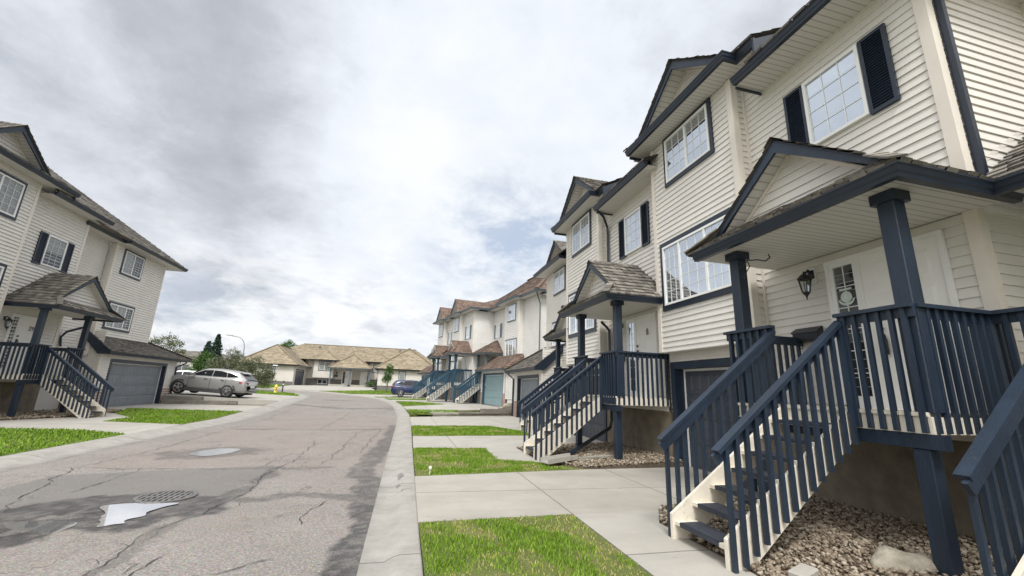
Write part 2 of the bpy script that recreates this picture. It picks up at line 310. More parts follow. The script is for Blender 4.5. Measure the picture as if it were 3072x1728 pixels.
# ------------------------------------------------------------------ mesh helpers
ORG = Vector((0, 0, 0))
I3 = lambda a, b, c: (a, b, c)
class MB:
    def __init__(s, T=I3): s.v = []; s.f = []; s.t = []; s.T = T; s.cuts = []
    def cut(s): s.cuts.append((len(s.v), len(s.f))); return s        # what follows becomes an object of its own
    def add(s, vs, fs, tint=.5):
        n = len(s.v); s.v += [s.T(*p) for p in vs]
        for f in fs: s.f.append([i+n for i in f]); s.t.append(tint)
        return s
    def box(s, a0, a1, b0, b1, c0, c1, tint=.5):
        return s.add([(a0, b0, c0), (a1, b0, c0), (a1, b1, c0), (a0, b1, c0), (a0, b0, c1), (a1, b0, c1), (a1, b1, c1), (a0, b1, c1)],
                     [(3, 2, 1, 0), (4, 5, 6, 7), (0, 1, 5, 4), (1, 2, 6, 5), (2, 3, 7, 6), (3, 0, 4, 7)], tint)
    def bbox(s, a0, a1, b0, b1, c0, c1, e=.008, tint=.5):     # box with chamfered vertical and top edges
        pts = lambda i, c: [(a0+i, b0, c), (a1-i, b0, c), (a1, b0+i, c), (a1, b1-i, c), (a1-i, b1, c), (a0+i, b1, c), (a0, b1-i, c), (a0, b0+i, c)]
        top = [(a0+e, b0+e, c1), (a1-e, b0+e, c1), (a1-e, b1-e, c1), (a0+e, b1-e, c1)]
        vs = pts(e, c0)+pts(e, c1-e)+top
        fs = [tuple(range(7, -1, -1))]+[(i, (i+1) % 8, 8+(i+1) % 8, 8+i) for i in range(8)]
        fs += [(8, 9, 17, 16), (9, 10, 17), (10, 11, 18, 17), (11, 12, 18), (12, 13, 19, 18), (13, 14, 19), (14, 15, 16, 19), (15, 8, 16), (16, 17, 18, 19)]
        return s.add(vs, fs, tint)
    def quad(s, *p, tint=.5): return s.add(list(p), [tuple(range(len(p)))], tint)
    def prism(s, poly, d, tint=.5):                            # poly: 3-D points, d: extrusion vector
        n = len(poly); q = [(p[0]+d[0], p[1]+d[1], p[2]+d[2]) for p in poly]
        return s.add(list(poly)+q, [tuple(range(n-1, -1, -1)), tuple(range(n, 2*n))]+[(i, (i+1) % n, n+(i+1) % n, n+i) for i in range(n)], tint)
    def beam(s, p, q, w, h, side=None, tint=.5):               # box along p->q, w across (horizontal), h upwards (p,q = bottom centre)
        p, q = Vector(p), Vector(q); d = (q-p).normalized()
        sd_ = Vector(side) if side else d.cross(Vector((0, 0, 1))).normalized()
        up = sd_.cross(d).normalized()
        if up.z < 0: up = -up
        vs = []
        for e in (p, q):
            for (i, j) in ((-.5, 0), (.5, 0), (.5, 1), (-.5, 1)): vs.append(tuple(e+sd_*w*i+up*h*j))
        return s.add(vs, [(3, 2, 1, 0), (4, 5, 6, 7), (0, 1, 5, 4), (1, 2, 6, 5), (2, 3, 7, 6), (3, 0, 4, 7)], tint)
    def tube(s, path, r, n=8, tint=.5, cap=True, rot=0.):
        path = [Vector(p) for p in path]; rs = r if isinstance(r, (list, tuple)) else [r]*len(path)
        vs = []; fs = []; prev = None
        for i, p in enumerate(path):
            d = (path[min(i+1, len(path)-1)]-path[max(i-1, 0)]).normalized()
            if prev is None: a = d.orthogonal().normalized() if abs(d.z) < .9 else (Vector((1, 0, 0))-d*d.x).normalized()
            else: a = (prev-d*prev.dot(d)).normalized()
            prev = a; b = d.cross(a)
            for k in range(n):
                t = 2*math.pi*k/n+rot; vs.append(tuple(p+(a*math.cos(t)+b*math.sin(t))*rs[i]))
        for i in range(len(path)-1):
            for k in range(n): fs.append((i*n+k, i*n+(k+1) % n, (i+1)*n+(k+1) % n, (i+1)*n+k))
        if cap: fs += [tuple(range(n-1, -1, -1)), tuple(range((len(path)-1)*n, len(path)*n))]
        return s.add(vs, fs, tint)
    def lathe(s, cx, cy, prof, n=12, tint=.5):                 # prof: (radius, z)
        vs = []; fs = []
        for r, z in prof:
            for k in range(n): t = 2*math.pi*k/n; vs.append((cx+r*math.cos(t), cy+r*math.sin(t), z))
        for i in range(len(prof)-1):
            for k in range(n): fs.append((i*n+k, i*n+(k+1) % n, (i+1)*n+(k+1) % n, (i+1)*n+k))
        return s.add(vs, fs, tint)
    def build(s, name, mat, parent=None, smooth=False, org=None):
        org = ORG if org is None else org
        if s.cuts:
            c = [q for q in s.cuts if q[0] > 0]+[(len(s.v), len(s.f))]; v0 = f0 = 0; o = None
            for v1, f1 in c:
                if v1 > v0: p = MB(); p.v = s.v[v0:v1]; p.f = [[i-v0 for i in f] for f in s.f[f0:f1]]; p.t = s.t[f0:f1]; o = p.build(name, mat, parent, smooth, org)
                v0, f0 = v1, f1
            return o
        me = bpy.data.meshes.new(name)
        me.from_pydata([(v[0]-org[0], v[1]-org[1], v[2]-org[2]) for v in s.v], [], s.f)
        a = me.attributes.new('tint', 'FLOAT', 'FACE'); a.data.foreach_set('value', s.t)
        me.materials.append(mat)
        if smooth: me.polygons.foreach_set('use_smooth', [True]*len(me.polygons))
        me.update()
        o = bpy.data.objects.new(name, me); COL.objects.link(o)
        if parent is not None: o.parent = parent
        else: o.location = org
        return o
def fast_mesh(name, V, F, mat, tint=None, parent=None, loc=(0, 0, 0), smooth=False):
    V = np.asarray(V, np.float32); F = np.asarray(F, np.int32); me = bpy.data.meshes.new(name); k = F.shape[1]
    me.vertices.add(len(V)); me.vertices.foreach_set('co', V.ravel())
    me.loops.add(F.size); me.loops.foreach_set('vertex_index', F.ravel())
    me.polygons.add(len(F)); me.polygons.foreach_set('loop_start', np.arange(0, F.size, k, dtype=np.int32))
    if smooth: me.polygons.foreach_set('use_smooth', np.ones(len(F), bool))
    me.update(calc_edges=True)
    if tint is not None:
        a = me.attributes.new('tint', 'FLOAT', 'FACE'); a.data.foreach_set('value', np.asarray(tint, np.float32))
    me.materials.append(mat); o = bpy.data.objects.new(name, me); COL.objects.link(o); o.location = loc
    if parent is not None: o.parent = parent
    return o
def tag(o, label=None, cat=None, group=None, kind=None):
    if label: o['label'] = label
    if cat: o['category'] = cat
    if group: o['group'] = group
    if kind: o['kind'] = kind
    return o
def thing(name, label, cat, loc=(0, 0, 0), group=None):
    global ORG
    o = bpy.data.objects.new(name, None); COL.objects.link(o); o.location = loc; o.empty_display_size = .2
    ORG = Vector(loc); return tag(o, label, cat, group)
def copy_tree(o, parent=None):
    c = o.copy(); COL.objects.link(c); c.parent = parent
    for ch in list(o.children): copy_tree(ch, c)
    return c
LIP = .020
def siding(mb, p0, p1, N, c0, c1, lap=.127, lip=None, clip=None):
    """clapboards on the vertical plane over the base line p0->p1 ((a,b) points), N outward; clip(z)->(t0,t1) trims gable ends"""
    k = math.floor(c0/lap+1e-6); lip = LIP if lip is None else lip
    def P(t, o, z): return (p0[0]+(p1[0]-p0[0])*t+N[0]*o, p0[1]+(p1[1]-p0[1])*t+N[1]*o, z)
    while k*lap < c1-1e-4:
        z0, z1 = max(c0, k*lap), min(c1, (k+1)*lap); ob = lip*(1-(z0-k*lap)/lap)+.002; ot = lip*(1-(z1-k*lap)/lap)+.002
        l0, r0 = clip(z0) if clip else (0, 1); l1, r1_ = clip(z1-1e-4) if clip else (0, 1)
        k += 1
        if r0-l0 < 1e-3: continue
        mb.add([P(l0, ob, z0), P(r0, ob, z0), P(r1_, ot, z1), P(l1, ot, z1), P(l0, 0, z0), P(r0, 0, z0)], [(0, 1, 2, 3), (4, 5, 1, 0)], random.random())
    return mb
def shakes(mb, e0, e1, r0, r1, expo=.2, wmin=.09, wmax=.22, th=.030, deck=True):
    e0, e1, r0, r1 = map(Vector, (e0, e1, r0, r1))
    n = (e1-e0).cross(((r0+r1)-(e0+e1))).normalized()
    if n.z < 0: n = -n
    ln = (((r0+r1)-(e0+e1))/2).length; nc = max(1, round(ln/expo))
    if deck: mb.add([tuple(p-n*.012) for p in (e0, e1, r1, r0)], [(0, 1, 2, 3)], .2)
    for i in range(nc):
        v0, v1 = i/nc, min(1, (i+1.12)/nc)
        A, B = e0.lerp(r0, v0), e1.lerp(r1, v0); C, D = e1.lerp(r1, v1), e0.lerp(r0, v1)
        w = (B-A).length
        if w < .02: continue
        x = 0.
        while x < w-1e-3:
            x2 = min(w, x+random.uniform(wmin, wmax)); g = .006 if wmax < .3 else .012
            if w-x2 < wmin*.5: x2 = w
            t0, t1 = x/w, max(x/w+.001, (x2-g)/w); tk = th*random.uniform(.8, 1.5); dv = random.uniform(-.012, .012)
            a, b, c, d = A.lerp(B, t0), A.lerp(B, t1), D.lerp(C, t1), D.lerp(C, t0)
            s_ = (a-d).normalized()*dv if (a-d).length > .01 else Vector()
            a, b = a+s_, b+s_
            mb.add([tuple(a+n*tk), tuple(b+n*tk), tuple(c+n*tk*.25), tuple(d+n*tk*.25), tuple(a-n*.005), tuple(b-n*.005)], [(0, 1, 2, 3), (4, 5, 1, 0)], random.random())
            x = x2
    return mb
GPROF = [(0, 0), (.075, 0), (.085, .035), (.10, .055), (.115, .10), (.13, .115), (.13, .135), (0, .135)]
def sweep(mb, path, prof, z, out=1):
    """profile (outward, up) along a plan path of (a,b) at height z (or per-point heights); outward is left of travel * out"""
    n = len(path); P = [Vector(p) for p in path]; zs = z if isinstance(z, (list, tuple)) else [z]*n
    rings = []
    for i in range(n):
        d0 = (P[i]-P[i-1]).normalized() if i else (P[1]-P[0]).normalized()
        d1 = (P[i+1]-P[i]).normalized() if i < n-1 else d0
        n0, n1 = Vector((-d0.y, d0.x))*out, Vector((-d1.y, d1.x))*out
        m = (n0+n1); m = m/max(.2, m.dot(n0)) if m.length > 1e-6 else n0
        rings.append([(P[i].x+m.x*o, P[i].y+m.y*o, zs[i]+h) for o, h in prof])
    k = len(prof); vs = [q for r in rings for q in r]; fs = []
    for i in range(n-1):
        for j in range(k): fs.append((i*k+j, i*k+(j+1) % k, (i+1)*k+(j+1) % k, (i+1)*k+j))
    fs += [tuple(range(k)), tuple(range((n-1)*k, n*k))]
    return mb.add(vs, fs)
# ------------------------------------------------------------------ house parts (local frame: a along the front, b depth away from the street, c up)
def window(root, T, a0, a1, c0, c1, b, trim=NAVY, tw=.11, lites=(0, 1), grid=(2, 4), fill=None, frame=WHITE, detail=True):
    """lites: fractions of mullions; fill: list of (lite, f0, f1, material) covering from the bottom fraction f0 to f1"""
    ia0, ia1, ic0, ic1 = (a0+tw, a1-tw, c0+tw, c1-tw) if trim else (a0, a1, c0, c1)
    m = MB(T); w = .05
    m.box(ia0, ia1, b-.075, b, ic0, ic0+w).box(ia0, ia1, b-.075, b, ic1-w, ic1)
    m.box(ia0, ia0+w, b-.073, b, ic0+w, ic1-w).box(ia1-w, ia1, b-.073, b, ic0+w, ic1-w)
    L = [ia0+w+(ia1-ia0-2*w)*f for f in lites]
    for x in L[1:-1]: m.box(x-.028, x+.028, b-.069, b, ic0+w, ic1-w)
    fr = m.build('window', frame, root)
    if trim:
        t = MB(T); t.box(a0, a1, b-.055, b, c1-tw, c1).box(a0, a1, b-.055, b, c0, c0+tw).box(a0, a0+tw, b-.052, b, c0+tw, c1-tw).box(a1-tw, a1, b-.052, b, c0+tw, c1-tw)
        t.build('trim', trim, fr)
    g = MB(T); s = MB(T); gr = MB(T); fills = {}
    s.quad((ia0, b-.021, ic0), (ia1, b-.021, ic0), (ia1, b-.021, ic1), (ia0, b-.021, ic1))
    for i in range(len(L)-1):
        x0, x1 = L[i], L[i+1]; z0, z1 = ic0+w, ic1-w; q = b-.042-(.006 if i % 2 else 0)
        g.quad((x0, q, z0), (x1, q, z0), (x1, q, z1), (x0, q, z1))
        if detail and grid:
            for k in range(1, grid[0]): x = x0+(x1-x0)*k/grid[0]; gr.box(x-.0055, x+.0055, q-.008, q-.002, z0, z1)
            for k in range(1, grid[1]): z = z0+(z1-z0)*k/grid[1]; gr.box(x0, x1, q-.009, q-.003, z-.0055, z+.0055)
        for (li, f0, f1, mt) in (fill or []):
            if li == i: fills.setdefault(mt.name, (MB(T), mt))[0].quad((x0, b-.027, z0+(z1-z0)*f0), (x1, b-.027, z0+(z1-z0)*f0), (x1, b-.027, z0+(z1-z0)*f1), (x0, b-.027, z0+(z1-z0)*f1))
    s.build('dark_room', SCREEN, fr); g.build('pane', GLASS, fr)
    if gr.v: gr.build('glazing_bars', WHITE, fr)
    for mb, mt in fills.values(): mb.build('curtain' if 'curtain' in mt.name else 'blind', mt, fr)
    return fr
def shutter(root, T, a0, a1, c0, c1, b, mat=NAVY2, slats=True):
    m = MB(T); e = .05; d = .045
    m.box(a0, a1, b-d, b, c0, c0+e).box(a0, a1, b-d, b, c1-e, c1).box(a0, a0+e, b-d, b, c0+e, c1-e).box(a1-e, a1, b-d, b, c0+e, c1-e)
    m.quad((a0+e, b-.019, c0+e), (a1-e, b-.019, c0+e), (a1-e, b-.019, c1-e), (a0+e, b-.019, c1-e))
    if slats:
        n = int((c1-c0-2*e)/.042)
        for k in range(n):
            z = c0+e+(c1-c0-2*e)*k/n
            m.add([(a0+e, b-.040, z), (a1-e, b-.040, z), (a1-e, b-.02, z+.036), (a0+e, b-.02, z+.036), (a0+e, b-.02, z+.006), (a1-e, b-.02, z+.006)], [(0, 1, 2, 3), (0, 1, 5, 4)])
    return m.build('shutter', mat, root)
def text(parent, s, T, a, b, c, size, mat, flip=1):
    cu = bpy.data.curves.new('number', 'FONT'); cu.body = s; cu.size = size; cu.extrude = .003; cu.align_x = 'CENTER'; cu.align_y = 'CENTER'
    cu.materials.append(mat); tmp = bpy.data.objects.new('number_curve', cu); me = bpy.data.meshes.new_from_object(tmp); bpy.data.objects.remove(tmp); me.name = 'number'
    o = bpy.data.objects.new('number', me); COL.objects.link(o)
    X = Vector(T(a, b, c)); dx = Vector(T(a+flip, b, c))-X; nz = Vector((0, 0, 1)); n = dx.cross(nz)
    M = Matrix((dx, nz, n)).transposed().to_4x4(); M.translation = X-ORG; o.matrix_local = M; o.parent = parent; o.matrix_local = M
    return o
def door(root, T, s0, s1, d0, d1, c0, c1, b, number, flip=1, ornament=False, numa=.5, numz=.80, frame=TRIMW):
    f = MB(T); w = .055; lo, hi = min(s0, d0), max(s1, d1)
    f.box(lo-w, hi+w, b-.05, b, c1, c1+w).box(lo-w, lo, b-.048, b, c0, c1).box(hi, hi+w, b-.048, b, c0, c1)
    mid = (s0 if s0 > d0 else s1); 
    f.box(min(s0, d1) if s0 > d0 else s1, max(s0, d1) if s0 > d0 else d0, b-.046, b, c0, c1)
    f.box(lo, hi, b-.07, b, c0-.03, c0)
    fr = f.build('door_frame', WHITE, root)
    m = MB(T); m.box(d0, d1, b-.03, b, c0, c1); W_ = d1-d0; H = c1-c0
    for (x0, x1) in ((.12, .46), (.54, .88)):
        for (z0, z1) in ((.05, .33), (.38, .72), (.77, .94)):
            A0, A1, Z0, Z1 = d0+W_*x0, d0+W_*x1, c0+H*z0, c0+H*z1
            m.add([(A0, b-.030, Z0), (A1, b-.030, Z0), (A1, b-.030, Z1), (A0, b-.030, Z1), (A0+.04, b-.037, Z0+.04), (A1-.04, b-.037, Z0+.04), (A1-.04, b-.037, Z1-.04), (A0+.04, b-.037, Z1-.04)],
                  [(0, 1, 5, 4), (1, 2, 6, 5), (2, 3, 7, 6), (3, 0, 4, 7), (4, 5, 6, 7)])
    dr = m.build('door', DOORW, root)
    if number: text(dr, number, T, d0+W_*numa, b-.044, c0+H*numz, .24, BLACK, flip)
    h = MB(T); ha = d0+.07 if s0 < d0 else d1-(.16 if ornament else .07); DBZ, KNZ, LBZ0, LBZ1 = 2.68, 2.55, 2.20, 2.47
    if ornament: h.tube([(ha, b-.03, DBZ), (ha, b-.05, DBZ)], .032, 14).tube([(ha, b-.03, KNZ), (ha, b-.075, KNZ)], .018, 10).tube([(ha, b-.075, KNZ), (ha, b-.105, KNZ)], [.035, .028], 14)
    else: h.box(ha-.03, ha+.03, b-.05, b-.031, c0+.95, c0+1.22).tube([(ha, b-.05, c0+1.0), (ha, b-.095, c0+1.02), (ha, b-.095, c0+1.16), (ha, b-.05, c0+1.18)], .012, 6)
    if not ornament: h.box(ha-.028, ha+.028, b-.055, b-.031, c0+1.30, c0+1.36)
    h.build('handle', STEEL if ornament else BLACK, dr)
    q = MB(T); q.box(s0, s1, b-.038, b, c0, c0+.12).box(s0, s1, b-.038, b, c1-.06, c1).box(s0, s0+.06, b-.036, b, c0+.12, c1-.06).box(s1-.06, s1, b-.036, b, c0+.12, c1-.06)
    sdl = q.build('sidelight', WHITE, root)
    z0, z1 = c0+.12, c1-.06; a0, a1 = s0+.06, s1-.06
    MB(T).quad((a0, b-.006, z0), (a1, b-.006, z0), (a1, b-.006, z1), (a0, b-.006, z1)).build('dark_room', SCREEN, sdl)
    MB(T).quad((a0, b-.022, z0), (a1, b-.022, z0), (a1, b-.022, z1), (a0, b-.022, z1)).build('pane', GLASS, sdl)
    g = MB(T); g.box((a0+a1)/2-.006, (a0+a1)/2+.006, b-.03, b-.023, z0, z1)
    for k in range(1, 6): z = z0+(z1-z0)*k/6; g.box(a0, a1, b-.031, b-.024, z-.006, z+.006)
    g.build('glazing_bars', WHITE, sdl)
    if ornament:
        o = MB(T); A = (a0+a1)/2; Z = c0+1.55
        o.add([(A+.085*math.cos(t*math.pi/8), b-.034, Z+.085*math.sin(t*math.pi/8)) for t in range(16)], [tuple(range(16))])
        o.add([(A+.12*math.cos(math.pi+t*math.pi/8), b-.037, Z-.03+.10*math.sin(math.pi+t*math.pi/8)) for t in range(9)]+[(A+.09*math.cos(2*math.pi-t*math.pi/8), b-.037, Z-.04+.05*math.sin(2*math.pi-t*math.pi/8)) for t in range(9)], [tuple(range(18))])
        o.box(A-.09, A+.09, b-.036, b-.032, Z+.10, Z+.13).add([(A-.08, b-.036, Z-.36), (A+.08, b-.036, Z-.36), (A, b-.036, Z-.22)], [(0, 1, 2)]).box(A-.004, A+.004, b-.036, b-.032, Z-.22, Z-.13)
        o.box(A-.09, A-.01, b-.05, b-.032, c0+.90, c0+1.0).box(A+.05, A+.09, b-.05, b-.032, c0+1.0, c0+1.22)
        o.build('window_ornament', pmat('pale_green_ornament', (.55, .62, .58), .5, .15, 20), sdl)
        kn = MB(T); ka = 3.79
        kn.tube([(ka, b-.036, c0+1.62), (ka, b-.06, c0+1.62)], .05, 12).tube([(ka, b-.06, c0+1.62), (ka, b-.075, c0+1.62)], .03, 10).build('door_knocker', BLACK, dr)
        lb = MB(T); lb.bbox(ha-.055, ha+.035, b-.115, b-.06, LBZ0, LBZ1-.05, .012); lb.tube([(ha-.045, b-.085, LBZ1-.06), (ha-.04, b-.085, LBZ1-.01), (ha-.01, b-.085, LBZ1+.005), (ha+.02, b-.085, LBZ1-.01), (ha+.025, b-.085, LBZ1-.06)], .010, 6).build('lock_box', BLACK, dr)
    return dr
def garage_door(root, T, a0, a1, c1, b, mat, rows=4, cols=8, trim=NAVY, tw=.16, depth=.28, c0=0.0, panels=True):
    """opening a0..a1 up to c1 in the wall plane b; the door itself stands depth behind it"""
    t = MB(T)
    t.box(a0-tw, a1+tw, b-.03, b+.03, c1, c1+tw).box(a0-tw, a0, b-.028, b+.03, c0, c1).box(a1, a1+tw, b-.028, b+.03, c0, c1)
    t.box(a0-.02, a0, b+.031, b+depth, c0, c1).box(a1, a1+.02, b+.031, b+depth, c0, c1).box(a0, a1, b+.031, b+depth, c1, c1+.02)
    t.build('garage_trim', trim, root)
    s = MB(T); s.box(a0, a0+.05, b+depth-.06, b+depth-.005, c0, c1).box(a1-.05, a1, b+depth-.06, b+depth-.005, c0, c1).box(a0+.05, a1-.05, b+depth-.06, b+depth-.005, c1-.05, c1)
    s.build('door_stop', WHITE, root)
    m = MB(T); A0, A1 = a0+.05, a1-.05; H = (c1-.05-c0)/rows
    for r in range(rows):
        z0, z1 = c0+r*H+.008, c0+(r+1)*H-.004
        m.box(A0, A1, b+depth-.02-.03, b+depth+.02-.03, z0, z1)
        if panels:
            w = (A1-A0)/cols
            for k in range(cols):
                x0, x1 = A0+k*w+.05, A0+(k+1)*w-.05; q = b+depth-.05; y0, y1 = z0+.09, z1-.09
                m.add([(x0, q-.001, y0), (x1, q-.001, y0), (x1, q-.001, y1), (x0, q-.001, y1), (x0+.02, q-.012, y0+.02), (x1-.02, q-.012, y0+.02), (x1-.02, q-.012, y1-.02), (x0+.02, q-.012, y1-.02)],
                      [(0, 1, 5, 4), (1, 2, 6, 5), (2, 3, 7, 6), (3, 0, 4, 7), (4, 5, 6, 7)])
    m.box(A0, A1, b+depth-.015, b+depth, c0, c1)
    return m.build('garage_door', mat, root)
def lantern(root, T, a, b, c):
    m = MB(T); m.box(a-.07, a+.07, b-.02, b-.003, c+.08, c+.34); pl = m.build('lantern_plate', WHITE, root)
    m = MB(T); y = b-.17
    m.tube([(a, b-.02, c+.25), (a, b-.08, c+.30), (a, y, c+.22)], .018, 6).box(a-.05, a+.05, b-.035, b-.021, c+.16, c+.3)
    R_ = lambda r, z, n=6: [(a+r*math.cos(2*math.pi*k/n), y+r*math.sin(2*math.pi*k/n), z) for k in range(n)]
    rings = [R_(.012, c+.27), R_(.02, c+.235), R_(.055, c+.21), R_(.105, c+.15), R_(.108, c+.13)]
    for i in range(4): m.add(rings[i]+rings[i+1], [(k, (k+1) % 6, 6+(k+1) % 6, 6+k) for k in range(6)])
    lo = [R_(.06, c-.07), R_(.05, c-.10), R_(.02, c-.13), R_(.012, c-.16), R_(.004, c-.20)]
    for i in range(4): m.add(lo[i]+lo[i+1], [(k, (k+1) % 6, 6+(k+1) % 6, 6+k) for k in range(6)])
    for p, q in zip(R_(.092, c+.13), R_(.058, c-.07)): m.tube([p, q], .008, 4)
    bd = m.build('lantern', BLACK, root)
    g = MB(T); g.add(R_(.086, c+.128)+R_(.053, c-.068), [(k, (k+1) % 6, 6+(k+1) % 6, 6+k) for k in range(6)]); g.build('lantern_glass', GLASS, bd)
    return bd
def mailbox(root, T, a0, a1, c0, c1, b):
    m = MB(T); d = .13
    m.prism([(a0, b-.004, c0), (a0, b-d, c0), (a0, b-d, c1-.07), (a0, b-.03, c1), (a0, b-.004, c1)], (a1-a0, 0, 0))
    m.prism([(a0-.012, b-d-.02, c1-.085), (a0-.012, b-d-.012, c1-.055), (a0-.012, b-.03, c1+.012), (a0-.012, b-.03, c1)], (a1-a0+.024, 0, 0))
    mb = m.build('mailbox', BLACK, root)
    h = MB(T)
    for x in (a0+.09, a1-.09): h.tube([(x, b-.05, c0), (x, b-.05, c0-.09), (x, b-.07, c0-.12), (x, b-.10, c0-.11), (x, b-.11, c0-.07)], .007, 5)
    h.build('newspaper_hook', BLACK, mb)
def rake_gable(root, T, bf, ac, hw, zb, sl, wall_b, side_mat, rk=.2, over=0., trim=NAVY, wallmat=SIDE, roof_back=None, shake=SHAKE, th=.12, zcut=None):
    """street-facing pediment: apex over ac, half width hw, base zb, slope sl; rake boards at bf, clapboard triangle at wall_b"""
    za = zb+hw*sl; m = MB(T)
    for s in (-1, 1):
        m.prism([(ac, bf, za), (ac+s*hw, bf, zb), (ac+s*(hw-rk*.55/sl), bf, zb), (ac, bf, za-rk*math.sqrt(1+sl*sl)*.85)], (0, .04, 0))
    rb = m.build('rake_board', trim, root)
    w = MB(T)
    zt = za-.12
    siding(w, (ac-hw, wall_b), (ac+hw, wall_b), (0, -1), zb, zt, clip=lambda z: (.5-.5*max(0, (zt-z)/(zt-zb+1e-9)), .5+.5*max(0, (zt-z)/(zt-zb+1e-9))))
    w.build('gable_wall', wallmat, root)
    sf = MB(T)
    for s in (-1, 1): sf.quad((ac, bf+.04, za-.13), (ac+s*hw, bf+.04, zb-.13), (ac+s*hw, wall_b, zb-.13), (ac, wall_b, za-.13))
    sf.build('soffit', SOFF, root)
    tr = MB(T)
    for s in (-1, 1): tr.beam((ac, wall_b-.02, za-.2), (ac+s*hw, wall_b-.02, zb-.2), .03, .05, (0, 1, 0))
    tr.build('gable_trim', TRIMW, root)
    if roof_back is not None:
        r = MB(T); f0 = bf-.05
        for s in (-1, 1):
            e0 = (ac+s*(hw+.02), f0, zb+.01); e1 = (ac+s*(hw+.02), roof_back, zb+.01)
            shakes(r, e0, e1, (ac, f0, za+.015), (ac, roof_back, za+.015), .215, .09, .2)
        x = bf-.06
        while x < roof_back:                                        # ridge caps
            for s in (-1, 1): r.add([(ac, x, za+.055), (ac, x+.2, za+.04), (ac+s*.13, x+.2, za+.04-.13*sl), (ac+s*.13, x, za+.055-.13*sl)], [(0, 1, 2, 3)], random.random())
            x += .17
        r.build('roof', shake, root)
    return rb
def porch(root, T, a0, a1, bf, bw, z=3.74, trim=NAVY2, rk=NAVY, shake=SHAKE, sides=(1, 1), posts=(), wallmat=SIDE, postmat=NAVY, near_extra=None):
    """gable porch roof: eaves along both sides, skirt of shakes along the front under the pediment; bf front gutter face, bw house wall"""
    ze = z+.13; ac = (a0+a1)/2; hw = (a1-a0)/2
    sf = MB(T); sf.box(a0+.10, a1-(.10 if sides[1] else .02), bf+.10, bw, z+.07, z+.085); sf.build('soffit', SOFF, root)
    g = MB(T); path = []
    if sides[1]: path.append((a1-.13, bw))
    path += [(a1-.13, bf+.13), (a0+.13, bf+.13)]
    if sides[0]: path.append((a0+.13, bw))
    sweep(g, path, GPROF, z)
    gt = g.build('gutter', trim, root)
    sl = .80; gb = bf+.33; gz = ze+.20
    r = MB(T)
    shakes(r, (a1, bf, ze), (a0, bf, ze), (a1-.30, gb+.12, gz+.1), (a0+.30, gb+.12, gz+.1), .16, .09, .2)   # skirt
    for s, aa in ((1, a1), (-1, a0)):
        shakes(r, (aa, bf, ze), (aa, bw, ze), (ac, bf+(.33+.12)*1.0+.9, ze+hw*sl), (ac, bw, ze+hw*sl), .215, .09, .2) if False else None
        # main slopes: from the side eave up to the ridge, hip-cut at the front corner
        e0 = (aa, bf+.02, ze); e1 = (aa, bw, ze)
        h0 = (aa-s*.42, gb-.02, ze+.42*sl); h1 = (aa-s*.42, bw, ze+.42*sl)
        shakes(r, e0, e1, h0, h1, .215, .09, .2)
        shakes(r, h0, h1, (ac, gb-.02, ze+hw*sl), (ac, bw, ze+hw*sl), .215, .09, .2)
        for k in range(3):                                          # hip cap shakes
            t0, t1 = k/3, (k+1.2)/3; p = Vector((aa, bf, ze)).lerp(Vector((aa-s*.42, gb, ze+.42*sl)), t0); q = Vector((aa, bf, ze)).lerp(Vector((aa-s*.42, gb, ze+.42*sl)), min(1, t1))
            r.beam(tuple(p+Vector((0, 0, .03))), tuple(q+Vector((0, 0, .02))), .16, .02, tint=random.random())
    x = gb-.04
    while x < bw-.1:
        for s in (-1, 1): r.add([(ac, x, ze+hw*sl+.05), (ac, x+.2, ze+hw*sl+.035), (ac+s*.13, x+.2, ze+hw*sl+.035-.13*sl), (ac+s*.13, x, ze+hw*sl+.05-.13*sl)], [(0, 1, 2, 3)], random.random())
        x += .17
    r.build('porch_roof', shake, root)
    rake_gable(root, T, gb, ac, hw-.30, ze+.24, sl, gb+.30, None, .18, trim=rk, wallmat=wallmat)
    for (pa, pb) in posts:
        p = MB(T); p.bbox(pa-.085, pa+.085, pb-.085, pb+.085, 1.50, z-.01); p.bbox(pa-.125, pa+.125, pb-.125, pb+.125, z-.05, z+.07)
        p.build('porch_post', postmat, root)
def downspout(root, T, pts, mat=NAVY2, r=.052):
    MB(T).tube(pts, r, 4, rot=math.pi/4).build('downspout', mat, root)
def corner_trim(mb, a, b, da, db, c0, c1, w=.09, p=.034):
    mb.cut()
    """outside corner board at (a,b): wraps towards +da along the front and +db along the return"""
    mb.box(min(a, a+da*w), max(a, a+da*w), b-p, b+.002, c0, c1); mb.box(min(a, a-da*p), max(a, a-da*p), b-p, b+w, c0, c1)
